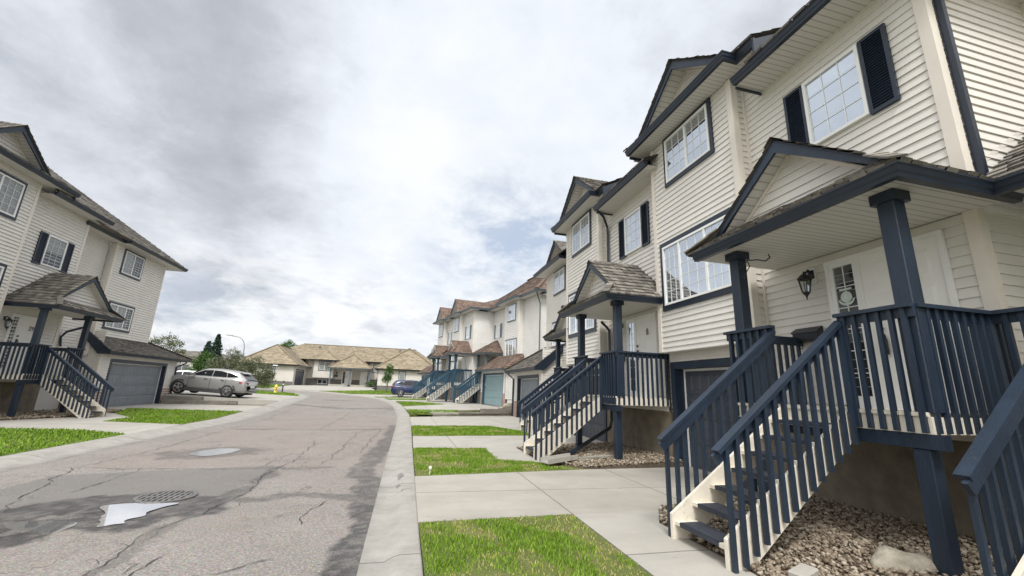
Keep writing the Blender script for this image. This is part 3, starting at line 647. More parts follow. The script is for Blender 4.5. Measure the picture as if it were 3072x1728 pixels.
# ------------------------------------------------------------------ entry stairs (one thing: landing, rails, flight)
def make_stairs(label, sx, sy, loc, rail=NAVY, skirt=True, ydrop=0.):
    """local x towards the house from the landing's front edge, y along the front; sx, sy mirror them"""
    root = thing('entry_stairs', label, 'stairs', (0, 0, 0), 'wooden entry stairs of the townhouses')
    T = lambda a, b, c: (a*sx, b*sy, c)                             # here (x, y, z)
    D, Wd = 1.40, 2.43; zD = 1.50; ys0, ys1 = .70, 1.63
    m = MB(T)
    for k in range(10): m.box(-.02, D, k*Wd/10+.004, (k+1)*Wd/10-.004, zD-.038, zD, random.random())
    m.box(0, .04, -.02, Wd+.02, 1.30, zD-.04).box(.041, D, -.02, .02, 1.30, zD-.04).box(.041, D, Wd-.02, Wd+.02, 1.30, zD-.04)
    ld = m.build('landing', CREAM, root)
    b = MB(T); b.box(.0, .09, -.09, Wd+.04, 1.16, 1.298); b.build('landing_beam', rail, root)
    for y in (.05, Wd-.10):
        p = MB(T); p.bbox(.01, .16, y, y+.15, -.15, 1.158); p.build('landing_post', rail, root)
    s = MB(T); run = .246; r_ = .1875
    for y in (ys0+.02, ys1-.06):
        s.prism([(-1.77, y, -.02), (-1.77, y, .26), (-.02, y, 1.50), (-.02, y, 1.17), (-1.52, y, -.02)], (0, .042, 0))
    s.build('stringer', CREAM, root)
    for k in range(1, 8):
        x = -1.77+.03+(k-1)*run; z = k*r_
        t = MB(T); t.box(x, x+.128, ys0+.063, ys1-.061, z-.038, z).box(x+.135, x+.262, ys0+.063, ys1-.061, z-.038, z); td = t.build('tread', CREAM, root)
        q = MB(T); q.box(x-.012, x+.25, ys0+.17, ys1-.17, z+.0005, z+.013).box(x-.016, x-.001, ys0+.17, ys1-.17, z-.032, z+.013); q.build('tread_mat', BLACKRUB, td)
    bal = [0]
    def baluster(par, x, y, z0, z1):
        j = lambda: random.uniform(-.004, .004)
        m = MB(T); w = .021; a, c_ = j(), j()
        m.add([(x-w, y-w, z0), (x+w, y-w, z0), (x+w, y+w, z0), (x-w, y+w, z0), (x-w+a, y-w+c_, z1), (x+w+a, y-w+c_, z1), (x+w+a, y+w+c_, z1), (x-w+a, y+w+c_, z1)],
              [(3, 2, 1, 0), (4, 5, 6, 7), (0, 1, 5, 4), (1, 2, 6, 5), (2, 3, 7, 6), (3, 0, 4, 7)])
        m.build('baluster', rail, par)
    zr = 2.56
    def flat_rail(p, q, yo):
        m = MB(T); m.beam((p[0], p[1], zr-.04), (q[0], q[1], zr-.04), .10, .04)
        m.beam((p[0]+yo[0]*.028, p[1]+yo[1]*.028, zr-.135), (q[0]+yo[0]*.028, q[1]+yo[1]*.028, zr-.135), .038, .095)
        return m.build('landing_rail', rail, root)
    z0 = 1.31
    # front stubs either side of the flight
    f1 = flat_rail((-.03, -.05, 0), (-.03, ys0+.02, 0), (1, 0)); 
    for y in np.linspace(.03, ys0-.06, 6): baluster(f1, -.028, y, z0, zr-.04)
    f2 = flat_rail((-.03, ys1-.02, 0), (-.03, Wd+.05, 0), (1, 0))
    for y in np.linspace(ys1+.08, Wd-.04, 6): baluster(f2, -.028, y, z0, zr-.04)
    for y, o in ((-.03, 1), (Wd+.03, -1)):
        f = flat_rail((.03, y, 0), (D, y, 0), (0, o))
        for x in np.linspace(.05, D-.06, 11): baluster(f, x, y, z0, zr-.04)
    # flight rails
    sl = 1.24/1.75
    for y, o in ((ys0-.005, -1), (ys1+.005, 1)):
        m = MB(T); xa, xb = -1.83, .0; za, zb = 1.05, 2.48
        k = (zb-za)/(xb-xa)
        m.beam((xa, y, za-.02), (xb, y, zb-.02), .105, .042, (0, 1, 0)); m.beam((xa+.02, y-o*.022, za-.125), (xb, y-o*.022, zb-.125+.02*k), .042, .105, (0, 1, 0))
        fr = m.build('stair_rail', rail, root)
        n = 14
        for i in range(n):
            x = -1.74+i*(1.67/(n-1)); zl = .26+(x+1.77)*sl
            baluster(fr, x, y+o*.02, max(-.04, zl-.34), za+(x-xa)*k-.02)
    root.location = loc
    return root
# ------------------------------------------------------------------ townhouses
TR = lambda a, b, c: (b, a, c)              # right-hand row: a = world y, b = world x
TL = lambda a, b, c: (-b, a, c)             # left-hand row
ROW = 'attached townhouses along the street'
def front(mb, a0, a1, b, c0, c1): siding(mb, (a0, b), (a1, b), (0, -1), c0, c1); return mb
def near_side(mb, a, b0, b1, c0, c1): siding(mb, (a, b0), (a, b1), (-1, 0), c0, c1); return mb
def far_side(mb, a, b0, b1, c0, c1): siding(mb, (a, b0), (a, b1), (1, 0), c0, c1); return mb
def eave(root, T, path, z, wall_b, gut=NAVY2):
    """gutter along path (front pieces travel towards smaller a) and a soffit box back to wall_b"""
    g = MB(T); sweep(g, path, GPROF, z); g.build('gutter', gut, root)
    s = MB(T); A = [p[0] for p in path]; B = [p[1] for p in path]
    for i in range(len(path)-1):
        (a0, b0), (a1, b1) = path[i], path[i+1]
        if abs(a0-a1) > .05 and abs(b0-b1) < .01: s.box(min(a0, a1)+.0, max(a0, a1), b0+.002, wall_b, z+.005, z+.02)
    s.build('soffit', SOFF, root)
def row_unit(label, ao, number, A=False, wfill=None):
    T = lambda a, b, c: (b, a+ao, c)
    root = thing('townhouse', label, 'house', T(6.0, 6.3, 0), ROW)
    w = MB(T)
    front(w, 3.05, 6.40, 6.3, 1.18, 7.99)
    front(w, 6.40, 9.03, 6.3, 2.35, 2.55); front(w, 9.03, 9.06, 6.3, 1.18, 2.55)
    front(w, 6.08, 8.95, 6.0, 2.56, 7.99); near_side(w, 6.08, 6.0, 6.3, 2.56, 7.99); far_side(w, 8.95, 6.0, 6.3, 2.56, 7.99)
    w.box(6.08, 8.95, 6.0, 6.3, 2.545, 2.56)
    if A:
        near_side(w, 3.05, 6.3, 8.45, 1.18, 7.42)
    w.build('wall', SIDE, root)
    c = MB(T); c.box(3.06, 8.94, 6.64, 13.5, -.2, 8.1); c.build('rear_wall', SIDE, root)
    t = MB(T)
    corner_trim(t, 8.95, 6.0, -1, 1, 2.56, 7.99); corner_trim(t, 6.08, 6.0, 1, 1, 2.56, 7.99, .11)
    t.cut().box(6.03, 6.078, 6.24, 6.297, 1.5, 7.99)
    if A: corner_trim(t, 3.05, 6.3, 1, 1, 1.2, 7.42, .10)
    t.build('corner_trim', TRIMW, root)
    f = MB(T); f.box(3.05, 6.42, 6.31, 6.40, -.3, 1.18).cut().box(6.36, 6.42, 6.401, 6.6, -.3, 1.18).cut().box(9.0, 9.05, 6.31, 6.6, -.3, 1.18)
    if A: f.cut().box(3.06, 3.1, 6.4, 8.45, -.3, 1.18)
    f.build('foundation', STUCCO, root)
    garage_door(root, T, 6.50, 8.87, 2.18, 6.3, GDARK)
    # eaves, upper roof, pediment over the bay
    eave(root, T, [(5.63, 5.69), (2.55, 5.69)] + ([(2.55, 8.4)] if A else []), 7.40, 6.3)
    if A: MB(T).box(2.55, 3.05, 6.3, 8.45, 7.405, 7.42).build('soffit', SOFF, root)
    eave(root, T, [(9.35, 5.54), (5.72, 5.54), (5.72, 5.85), (5.2, 5.85)], 8.0, 6.3)
    fb = MB(T); fb.box(5.63, 5.66, 5.70, 6.3, 7.35, 7.40).cut().box(9.33, 9.36, 5.56, 6.3, 7.93, 8.0).cut().box(5.19, 5.23, 5.75, 5.90, 7.55, 8.14)
    fb.cut().prism([(5.2, 5.85, 7.6), (5.2, 5.85, 8.16), (5.2, 8.6, 9.54), (5.2, 8.6, 8.9)], (.06, 0, 0)); fb.build('fascia', NAVY2, root)
    r = MB(T)
    shakes(r, (2.50, 5.55, 7.54), (5.25, 5.55, 7.54), (2.50, 11.0, 10.26), (5.25, 11, 10.26), .3, .15, .4, .025)
    shakes(r, (5.17, 5.70, 8.15), (9.40, 5.40, 8.15), (5.17, 11, 10.9), (9.40, 11, 10.9), .3, .15, .4, .025)
    r.build('roof', SHAKE, root)
    rake_gable(root, T, 5.75, 7.58, 1.95, 8.13, .8, 6.2, None, .22, roof_back=8.6)
    wf = wfill or {}
    window(root, T, 6.64, 8.38, 6.63, 7.98, 6.0, NAVY2, .09, (0, .5, 1), (3, 4), wf.get('up', [(0, 0, .55, PALEB), (1, 0, .48, PALEB)]))
    window(root, T, 6.33, 8.73, 3.53, 5.23, 6.0, NAVY2, .12, (0, .30, .72, 1), (3, 5), wf.get('low', [(0, .0, 1., PALEB), (1, 0, 1., PALEB), (2, .0, .6, GREYB)]))
    window(root, T, 3.87, 4.79, 5.67, 6.89, 6.3, None, 0, (0, 1), (3, 4), wf.get('sh', [(0, .80, 1., BLIND), (0, 0, .8, GREYB)]))
    shutter(root, T, 3.49, 3.86, 5.64, 6.91, 6.28); shutter(root, T, 4.80, 5.17, 5.64, 6.91, 6.28)
    door(root, T, 4.41, 4.82, 3.42, 4.36, 1.53, 3.62, 6.285, number, -1, ornament=A, numa=.38, numz=.80)
    lantern(root, T, 5.12, 6.285, 3.32)
    mailbox(root, T, 5.06, 5.50, 2.49, 2.70, 6.285)
    if A:
        porch(root, T, 2.60, 5.80, 4.45, 6.3, 3.74, sides=(1, 0), posts=[(3.06, 4.98), (5.26, 4.98)])
    else:
        porch(root, T, 2.60, 5.80, 4.45, 6.3, 3.74, sides=(1, 0), posts=[(3.06, 4.98), (5.26, 4.98)])
    return root, T
hA, T_A = row_unit('cream siding townhouse with navy porch gable standing nearest on the right, by the boulder', 0, '', True)
downspout(hA, T_A, [(2.98, 6.47, 7.45), (2.98, 6.47, 4.25), (2.95, 6.1, 3.98), (2.95, 5.85, 3.88)])
m = MB(T_A); m.tube([(5.14, 4.90, 3.50), (4.98, 4.90, 3.60), (4.80, 4.90, 3.56), (4.66, 4.90, 3.50), (4.58, 4.90, 3.53), (4.60, 4.90, 3.58)], .010, 5); m.tube([(5.15, 4.9, 3.36), (5.05, 4.9, 3.40), (4.95, 4.9, 3.50), (4.98, 4.9, 3.58)], .008, 5)
m.tube([(5.1, 4.9, 3.38), (5.06, 4.9, 3.33), (5.02, 4.9, 3.36)], .008, 5).build('plant_hanger', BLACK, hA)
h8, T_8 = row_unit('cream townhouse with number 8 on its white door, second along the right side', 6.14, '8', False,
                   {'up': [(0, .0, .5, CURT), (1, 0, 1, PALEB)], 'low': [(0, 0, 1, CURT), (1, 0, 1, PALEB), (2, 0, 1, PALEB)], 'sh': [(0, 0, 1, CURT)]})
downspout(h8, T_8, [(5.55, 5.70, 7.42), (5.62, 5.95, 7.25), (5.85, 6.2, 7.0), (5.87, 6.22, 6.8), (5.87, 6.22, 4.5)])
downspout(h8, T_8, [(5.80, 5.9, 3.75), (5.86, 6.2, 3.5), (5.86, 6.22, .75), (5.75, 6.1, .55), (3.72, 4.0, .14), (3.45, 3.80, .10)])
# --- the unit set back at the right edge of the view
T0 = lambda a, b, c: (b+1.32, 6.06-a, c)
h0 = thing('townhouse', 'cream townhouse set back at the right edge, only its porch gutter and side wall showing', 'house', T0(4.5, 6.3, 0), ROW)
w = MB(T0); front(w, 3.02, 9, 7.13, 0.2, 7.4); w.build('wall', SIDE, h0)
MB(T0).box(3.0, 9, 7.16, 12, -.2, 7.4).build('rear_wall', SIDE, h0)
t = MB(T0); t.box(3.01, 3.07, 7.05, 7.13, 1.2, 7.4).build('corner_trim', TRIMW, h0)
g = MB(T0); sweep(g, [(7, 4.60), (3.34, 4.60)], GPROF, 3.741); g.build('gutter', NAVY2, h0)
MB(T0).box(3.32, 7, 4.62, 7.13, 3.81, 3.825).build('soffit', SOFF, h0)
r = MB(T0); shakes(r, (3.3, 4.5, 3.88), (7, 4.5, 3.88), (3.0, 7.1, 5.6), (7, 7.1, 5.6), .2, .09, .22); r.build('porch_roof', SHAKE, h0)
t = MB(T0); t.beam((3.0, 4.8, 4.11), (3.0, 7.1, 5.64), .05, .06, (1, 0, 0)); t.build('flashing', TRIMW, h0)
# --- unit with the projecting double garage, third along the right
def big_unit(label, T, number, mA0, mA1, bm, rA1, br, bA1, bb, gA0, gA1, bg, dA0, dA1, gmat, stairside, wmat=SIDE, soff_z=8.2, smallwin=True, flip=-1, shk=SHAKE, trim=NAVY2, porch_a=None, porch_b=0, top_gable=False, z0=0., eave2=8.0, backb=None):
    root = thing('townhouse', label, 'house', T((mA0+bA1)/2, bm, z0), ROW)
    w = MB(T)
    front(w, mA0, mA1, bm, 1.18, soff_z); far_side(w, mA1, bm, br, 1.18, soff_z)
    if rA1 > mA1+.05: front(w, mA1, rA1, br, 1.18, eave2+.1)
    near_side(w, rA1+.05, bb, br, 2.4, eave2) if bb < br else None
    front(w, rA1+.05, bA1, bb, 2.4, eave2); far_side(w, bA1, bb, bb+6, 1.0, eave2)
    near_side(w, gA0, bg, br+.2, .25, 3.6); far_side(w, gA1, bg, bg+5, .25, 2.9)
    front(w, gA0, dA0-.16, bg, .25, 2.6); front(w, dA1+.16, gA1, bg, .25, 2.6); front(w, dA0-.16, dA1+.16, bg, 2.35, 2.6)
    w.build('wall', wmat, root)
    c = MB(T); c.box(mA0+.02, mA1-.02, max(bm, br)+.3, bm+7.5, -.2, soff_z).box(mA1-.02, bA1-.03, max(br, bb)+.3, bm+7.5, -.2, eave2); c.build('rear_wall', wmat, root)
    f = MB(T); f.box(mA0, mA1, bm+.02, bm+.2, -.3, 1.18).cut().box(gA0+.01, gA0+.1, bg+.1, br+.3, -.3, .25); f.build('foundation', STUCCO, root)
    bk = MB(T); bk.box(gA0-.012, dA0-.165, bg-.03, bg+.1, -.2, .9).cut().box(dA1+.165, gA1+.012, bg-.03, bg+.1, -.2, .9); bk.build('brick_plinth', BRICK, root)
    t = MB(T); corner_trim(t, mA1, bm, -1, 1, 1.2, soff_z); corner_trim(t, bA1, bb, -1, 1, 2.5, eave2); corner_trim(t, rA1+.05, bb, 1, 1, 2.5, eave2)
    corner_trim(t, gA0, bg, 1, 1, .9, 2.6, .07); t.cut().box(rA1+2.95, rA1+3.02, bb-.024, bb, 2.5, eave2)
    t.cut().box(mA0-.02, mA0+.06, bm-.024, bm, 1.2, soff_z); t.build('corner_trim', TRIMW, root)
    garage_door(root, T, dA0, dA1, 2.18, bg, gmat, 4, 16, trim, .16, .22)
    # garage roof leaning on the bay
    gz = 2.52; r = MB(T); ef = bg-.45
    shakes(r, (gA0-.15, ef, gz+.14), (gA1+.9, ef, gz+.14), (gA0-.15, bb, gz+.14+.8*(bb-ef)), (bA1+(1.2 if top_gable else 0), bb, gz+.14+.8*(bb-ef)), .17, .1, .24)
    if br > bb: shakes(r, (gA0-.15, bb, gz+.14+.8*(bb-ef)), (rA1+.05, bb, gz+.14+.8*(bb-ef)), (gA0-.15, br, gz+.14+.8*(br-ef)), (rA1+.05, br, gz+.14+.8*(br-ef)), .17, .1, .24)
    shakes(r, (gA1+.9, bg+4, gz+.14), (gA1+.9, ef, gz+.14), (bA1, bb+3, gz+.14+.8*(bb-ef)), (bA1, bb, gz+.14+.8*(bb-ef)), .17, .1, .24)
    p0, p1 = Vector((gA1+.9, ef, gz+.18)), Vector((bA1, bb, gz+.18+.8*(bb-ef)))
    r.beam(tuple(p0), tuple(p1), .16, .03, tint=.05); r.build('garage_roof', shk, root)
    g = MB(T); sweep(g, [(gA1+.77, bg+4), (gA1+.77, ef+.13), (gA0-.13, ef+.13)], GPROF, gz); g.build('gutter', trim, root)
    MB(T).box(gA0-.1, gA1+.75, ef+.14, bg, gz+.02, gz+.035).build('soffit', SOFF, root)
    fa = MB(T); fa.prism([(gA0-.16, ef, gz+.0), (gA0-.16, ef, gz+.15), (gA0-.16, br+.4, gz+.15+.8*(br+.4-ef)), (gA0-.16, br+.4, gz-.1+.8*(br+.4-ef)), (gA0-.16, ef+.5, gz+.0)], (.04, 0, 0)); fa.build('fascia', trim, root)
    downspout(root, T, [(gA1+.72, ef+.2, gz+.02), (gA1+.6, ef+.25, gz-.1), (gA1-.05, bg-.07, gz-.35), (gA1-.06, bg-.07, .05)], trim)
    # high eaves and roofs
    eave(root, T, [(mA1+.35, bm-.6), (mA0-.1, bm-.6)], soff_z, bm, trim); bo = (bb if bb < br else br)
    eave(root, T, [(bA1+(.42 if top_gable else .9), bb+4), (bA1+(.42 if top_gable else .9), bb-.6), (rA1-.05, bb-.6), (rA1-.05, bb-.30), (mA1-.2, bb-.30)], eave2, max(bb, br), trim)
    r = MB(T); zr = 3.7; ov = .42 if top_gable else .9
    if top_gable: rake_gable(root, T, bb-.28, rA1+.05+1.6, 1.75, eave2+.13, .8, bb+.15, None, .2, trim=trim, roof_back=bb+3, shake=shk)
    shakes(r, (mA0-.1, bm-.73, soff_z+.14), (mA1+.4, bm-.73, soff_z+.14), (mA0-.1, bm+4.2, soff_z+.14+zr), (mA1+.4, bm+4.2, soff_z+.14+zr), .26, .14, .36, .025)
    shakes(r, (mA1-.2, bb-.73, eave2+.14), (bA1+ov+.1, bb-.73, eave2+.14), (mA1-.2, bb+4.3, eave2+.14+zr), (bA1-3.6, bb+4.3, eave2+.14+zr), .26, .14, .36, .025)
    shakes(r, (bA1+ov+.1, bb+9, eave2+.14), (bA1+ov+.1, bb-.73, eave2+.14), (bA1-3.6, bb+4.4, eave2+.14+zr), (bA1-3.6, bb+4.3, eave2+.14+zr), .26, .14, .36, .025)
    r.build('roof', shk, root)
    # windows
    wc = rA1+.05+1.48
    window(root, T, wc-.87, wc+.87, 6.58, 7.92, bb, trim, .09, (0, .5, 1), (3, 4), [(0, 0, 1., CURT), (1, 0, 1., GREYB)])
    window(root, T, wc-1.05, wc+1.05, 3.75, 5.15, bb, trim, .11, (0, .30, .70, 1), (2, 4), [(0, 0, 1., CURT), (1, 0, 1., CURT), (2, 0, 1, GREYB)])
    a = mA0+1.0
    window(root, T, a, a+.98, 5.68, 6.90, bm, None, 0, (0, 1), (3, 4), [(0, 0, .5, GREYB), (0, .5, 1., CURT)])
    shutter(root, T, a-.38, a-.01, 5.64, 6.92, bm-.02); shutter(root, T, a+.99, a+1.36, 5.64, 6.92, bm-.02)
    return root
LIP = .026
hC = big_unit('cream townhouse with a grey double garage, third along the right past number 8', TR, '10', 15.12, 18.2, 7.85, 18.65, 8.1, 22.2, 7.6, 19.75, 25.1, 6.55, 20.35, 24.15, GGREY, 0, top_gable=True)
porch(hC, TR, 14.9, 18.0, 6.0, 7.85, 3.74, posts=[(15.4, 6.53), (17.5, 6.53)], sides=(1, 1))
door(hC, TR, 16.9, 17.3, 15.95, 16.87, 1.53, 3.62, 7.84, '', -1)
LIP = .036
hL = big_unit('cream townhouse with number 29 and a wide grey garage door, on the left side', TL, '29', 18.65, 21.5, 14.2, 24.0, 14.8, 28.5, 14.5, 24.1, 31.1, 14.0, 25.0, 29.9, GGREY, 0, flip=1)
porch(hL, TL, 18.45, 22.2, 12.35, 14.2, 3.84, posts=[(18.72, 12.92), (20.98, 12.92)], postmat=NAVY)
door(hL, TL, 19.25, 19.58, 19.60, 20.50, 1.53, 3.60, 14.19, '29', 1, numa=.62, numz=.80)
lantern(hL, TL, 18.95, 14.19, 3.2)
downspout(hL, TL, [(22.6, 14.0, 3.6), (22.6, 14.6, 3.35), (22.6, 14.75, 3.1), (22.65, 14.7, 2.7)], NAVY2)
# --- left-hand neighbour cut by the edge of the view
hN = thing('townhouse', 'cream townhouse with a tall navy gable cut off by the left edge', 'house', TL(16.5, 13.9, 0), ROW)
w = MB(TL); front(w, 12.5, 18.3, 13.9, 2.4, 8.45); far_side(w, 18.3, 13.9, 14.3, 1.2, 8.45); near_side(w, 12.5, 13.9, 22, .2, 8.45); front(w, 12.5, 18.3, 14.2, 1.1, 2.42); w.build('wall', SIDE, hN)
MB(TL).box(12.52, 18.6, 14.5, 21.5, -.2, 8.4).build('rear_wall', SIDE, hN)
MB(TL).box(12.5, 18.6, 14.22, 14.4, -.2, 1.15).build('foundation', STUCCO, hN)
t = MB(TL); corner_trim(t, 18.3, 13.9, -1, 1, 1.3, 8.45); corner_trim(t, 12.5, 13.9, 1, 1, 2.4, 8.45); t.build('corner_trim', TRIMW, hN)
eave(hN, TL, [(19.3, 13.4), (12.3, 13.4)], 8.45, 13.9)
MB(TL).box(18.3, 19.3, 13.9, 14.25, 8.43, 8.45).build('soffit', SOFF, hN)
MB(TL).box(19.27, 19.31, 13.42, 14.2, 8.3, 8.58).build('fascia', NAVY2, hN)
r = MB(TL); shakes(r, (12.2, 13.27, 8.59), (19.35, 13.27, 8.59), (12.2, 18, 10.9), (19.35, 18, 10.9), .26, .12, .3, .025); r.build('roof', SHAKE, hN)
rake_gable(hN, TL, 13.6, 16.65, 1.62, 8.62, .80, 14.0, None, .22, roof_back=16.)
window(hN, TL, 15.9, 17.75, 6.75, 8.2, 13.9, NAVY2, .10, (0, .5, 1), (3, 4), [(0, 0, 1, CURT), (1, 0, 1, CURT)])
window(hN, TL, 15.7, 18.0, 3.7, 5.2, 13.9, NAVY2, .11, (0, .3, .7, 1), (3, 4), [(0, 0, 1, CURT), (1, 0, 1, CURT), (2, 0, 1, CURT)])
LIP = .034
# ------------------------------------------------------------------ stairs
make_stairs('navy railed stairs climbing to the nearest porch, gravel and boulder beneath', 1, 1, (4.88, 3.02, 0))
make_stairs('navy railed stairs climbing to the porch of door number 8', 1, 1, (4.88, 9.16, 0))
make_stairs('navy stairs at the bottom right corner, seen from their side', 1, -1, (6.02, 3.14, 0))
make_stairs('navy railed stairs beside the projecting grey garage, third flight on the right', 1, 1, (6.43, 15.2, 0))
make_stairs('navy railed stairs climbing to door number 29 on the left', -1, 1, (-12.82, 18.50, 0))
# ------------------------------------------------------------------ ground
ORG = Vector((0, 0, 0))
ZY = [(-400, -.02), (20, 0.), (31, .36), (46, .43), (64, 1.02), (90, 1.15), (400, 1.6), (2500, 1.6)]
def zg(y):
    for (a, p), (b, q) in zip(ZY, ZY[1:]):
        if y <= b: return p+(q-p)*(y-a)/(b-a)
    return ZY[-1][1]
def patch(name, poly, mat, dz=0., zf=None, kind='structure', thick=0.):
    zf = zf or (lambda x, y: zg(y))
    bm = bmesh.new(); vs = [bm.verts.new((x, y, 0)) for x, y in poly]; bm.faces.new(vs)
    for y, _ in ZY[1:-1]: bmesh.ops.bisect_plane(bm, geom=bm.verts[:]+bm.edges[:]+bm.faces[:], plane_co=(0, y, 0), plane_no=(0, 1, 0))
    bmesh.ops.triangulate(bm, faces=bm.faces[:])
    for f in bm.faces:
        if f.normal.z < 0: f.normal_flip()
    if thick:
        top = bm.faces[:]; r = bmesh.ops.extrude_face_region(bm, geom=top)
        nv = {v for v in r['geom'] if isinstance(v, bmesh.types.BMVert)}
        for v in bm.verts: v.co.z = zf(v.co.x, v.co.y)+dz-(0 if v in nv else thick)
    else:
        for v in bm.verts: v.co.z = zf(v.co.x, v.co.y)+dz
    bmesh.ops.recalc_face_normals(bm, faces=bm.faces[:]) if thick else None
    me = bpy.data.meshes.new(name); bm.to_mesh(me); bm.free(); me.materials.append(mat)
    o = bpy.data.objects.new(name, me); COL.objects.link(o); o['kind'] = kind; return o
# base sheet to the horizon (sits low; the paved and planted patches lie on it)
patch('ground', [(-900, -200), (900, -200), (900, 1800), (-900, 1800)], LAWN, -.6)
# --- road with its own damp stains and a fine grid near the viewer
LK = [(-7.27, -6), (-7.27, 14), (-7.2, 20), (-7.25, 25), (-7.5, 30), (-8.0, 36), (-8.8, 41), (-10.3, 45.5), (-13.5, 48), (-20, 49), (-40, 49)]        # back of left kerb
LF = [(-6.32, -6), (-6.3, 14), (-6.15, 20), (-6.15, 25), (-6.4, 30), (-6.95, 36), (-7.8, 41.5), (-9.4, 46.3), (-13.1, 48.95), (-20, 50), (-40, 50)]
RK = [(.29, -6), (.32, 5), (.38, 11), (.47, 18), (.46, 23), (.15, 28), (-.45, 33), (-1.45, 38.5), (-3.0, 43.5), (-5.2, 47.5), (-8, 50.6), (-12, 53.2), (-20, 54.5), (-40, 54.5)]
RF = [(-.27, -6), (-.24, 5), (-.2, 11), (-.13, 18), (-.15, 23), (-.45, 28), (-1.05, 33), (-2.0, 38.2), (-3.5, 43.1), (-5.7, 47), (-8.3, 50.0), (-12.2, 52.6), (-20, 53.9), (-40, 53.9)]
def interp(P, y):
    for (x0, y0), (x1, y1) in zip(P, P[1:]):
        if y0 <= y <= y1: return x0+(x1-x0)*(y-y0)/(y1-y0+1e-9)
    return P[-1][0]
DAMPS = [([(-.36, 3.0), (-.36, 4.32), (-.31, 5.13), (-.29, 6.5)], .16, .95), ([(-.29, 6.5), (-.58, 9.43), (-.28, 13.1), (-.15, 18.75)], .20, .75), ([(-2.11, 7.16), (-1.34, 7.2), (-.35, 6.92)], .14, .6),
         ([(-4.4, 6.4), (-3.93, 7.05), (-3.1, 7.32), (-2.51, 6.94)], .34, .85), ([(-3.42, 6.62), (-2.32, 6.5)], .26, .9), ([(-4.4, 6.0), (-3.81, 5.9), (-3.58, 6.22), (-3.0, 6.2)], .36, .95),
         ([(-4.35, 11.2), (-3.75, 11.7)], .62, .55), ([(-5.3, 34), (-3.6, 34)], .45, .8), ([(-6.2, 28.3), (-3.4, 26.4), (-.4, 26.9)], .28, .6), ([(-5.2, 16.5), (-.4, 16.9)], .09, .5), ([(-2.2, 9.4), (-1.2, 9.5)], .10, .5),
         ([(-2.3, 6.4), (-2.18, 8.0), (-2.18, 9.4)], .09, .6), ([(-2.4, 4.4), (-2.4, 6.0)], .07, .45)]
def vnoise(x, y, s, seed):
    r = np.random.default_rng(seed); G = r.random((64, 64)); X = x*s; Y = y*s; i = np.floor(X).astype(int); j = np.floor(Y).astype(int); u = X-i; v = Y-j
    u = u*u*(3-2*u); v = v*v*(3-2*v); g = lambda a, b: G[a % 64, b % 64]
    return (g(i, j)*(1-u)+g(i+1, j)*u)*(1-v)+(g(i, j+1)*(1-u)+g(i+1, j+1)*u)*v
def fbm(x, y, s, seed, o=4): return sum(vnoise(x, y, s*2**k, seed+k)*.5**k for k in range(o))/sum(.5**k for k in range(o))
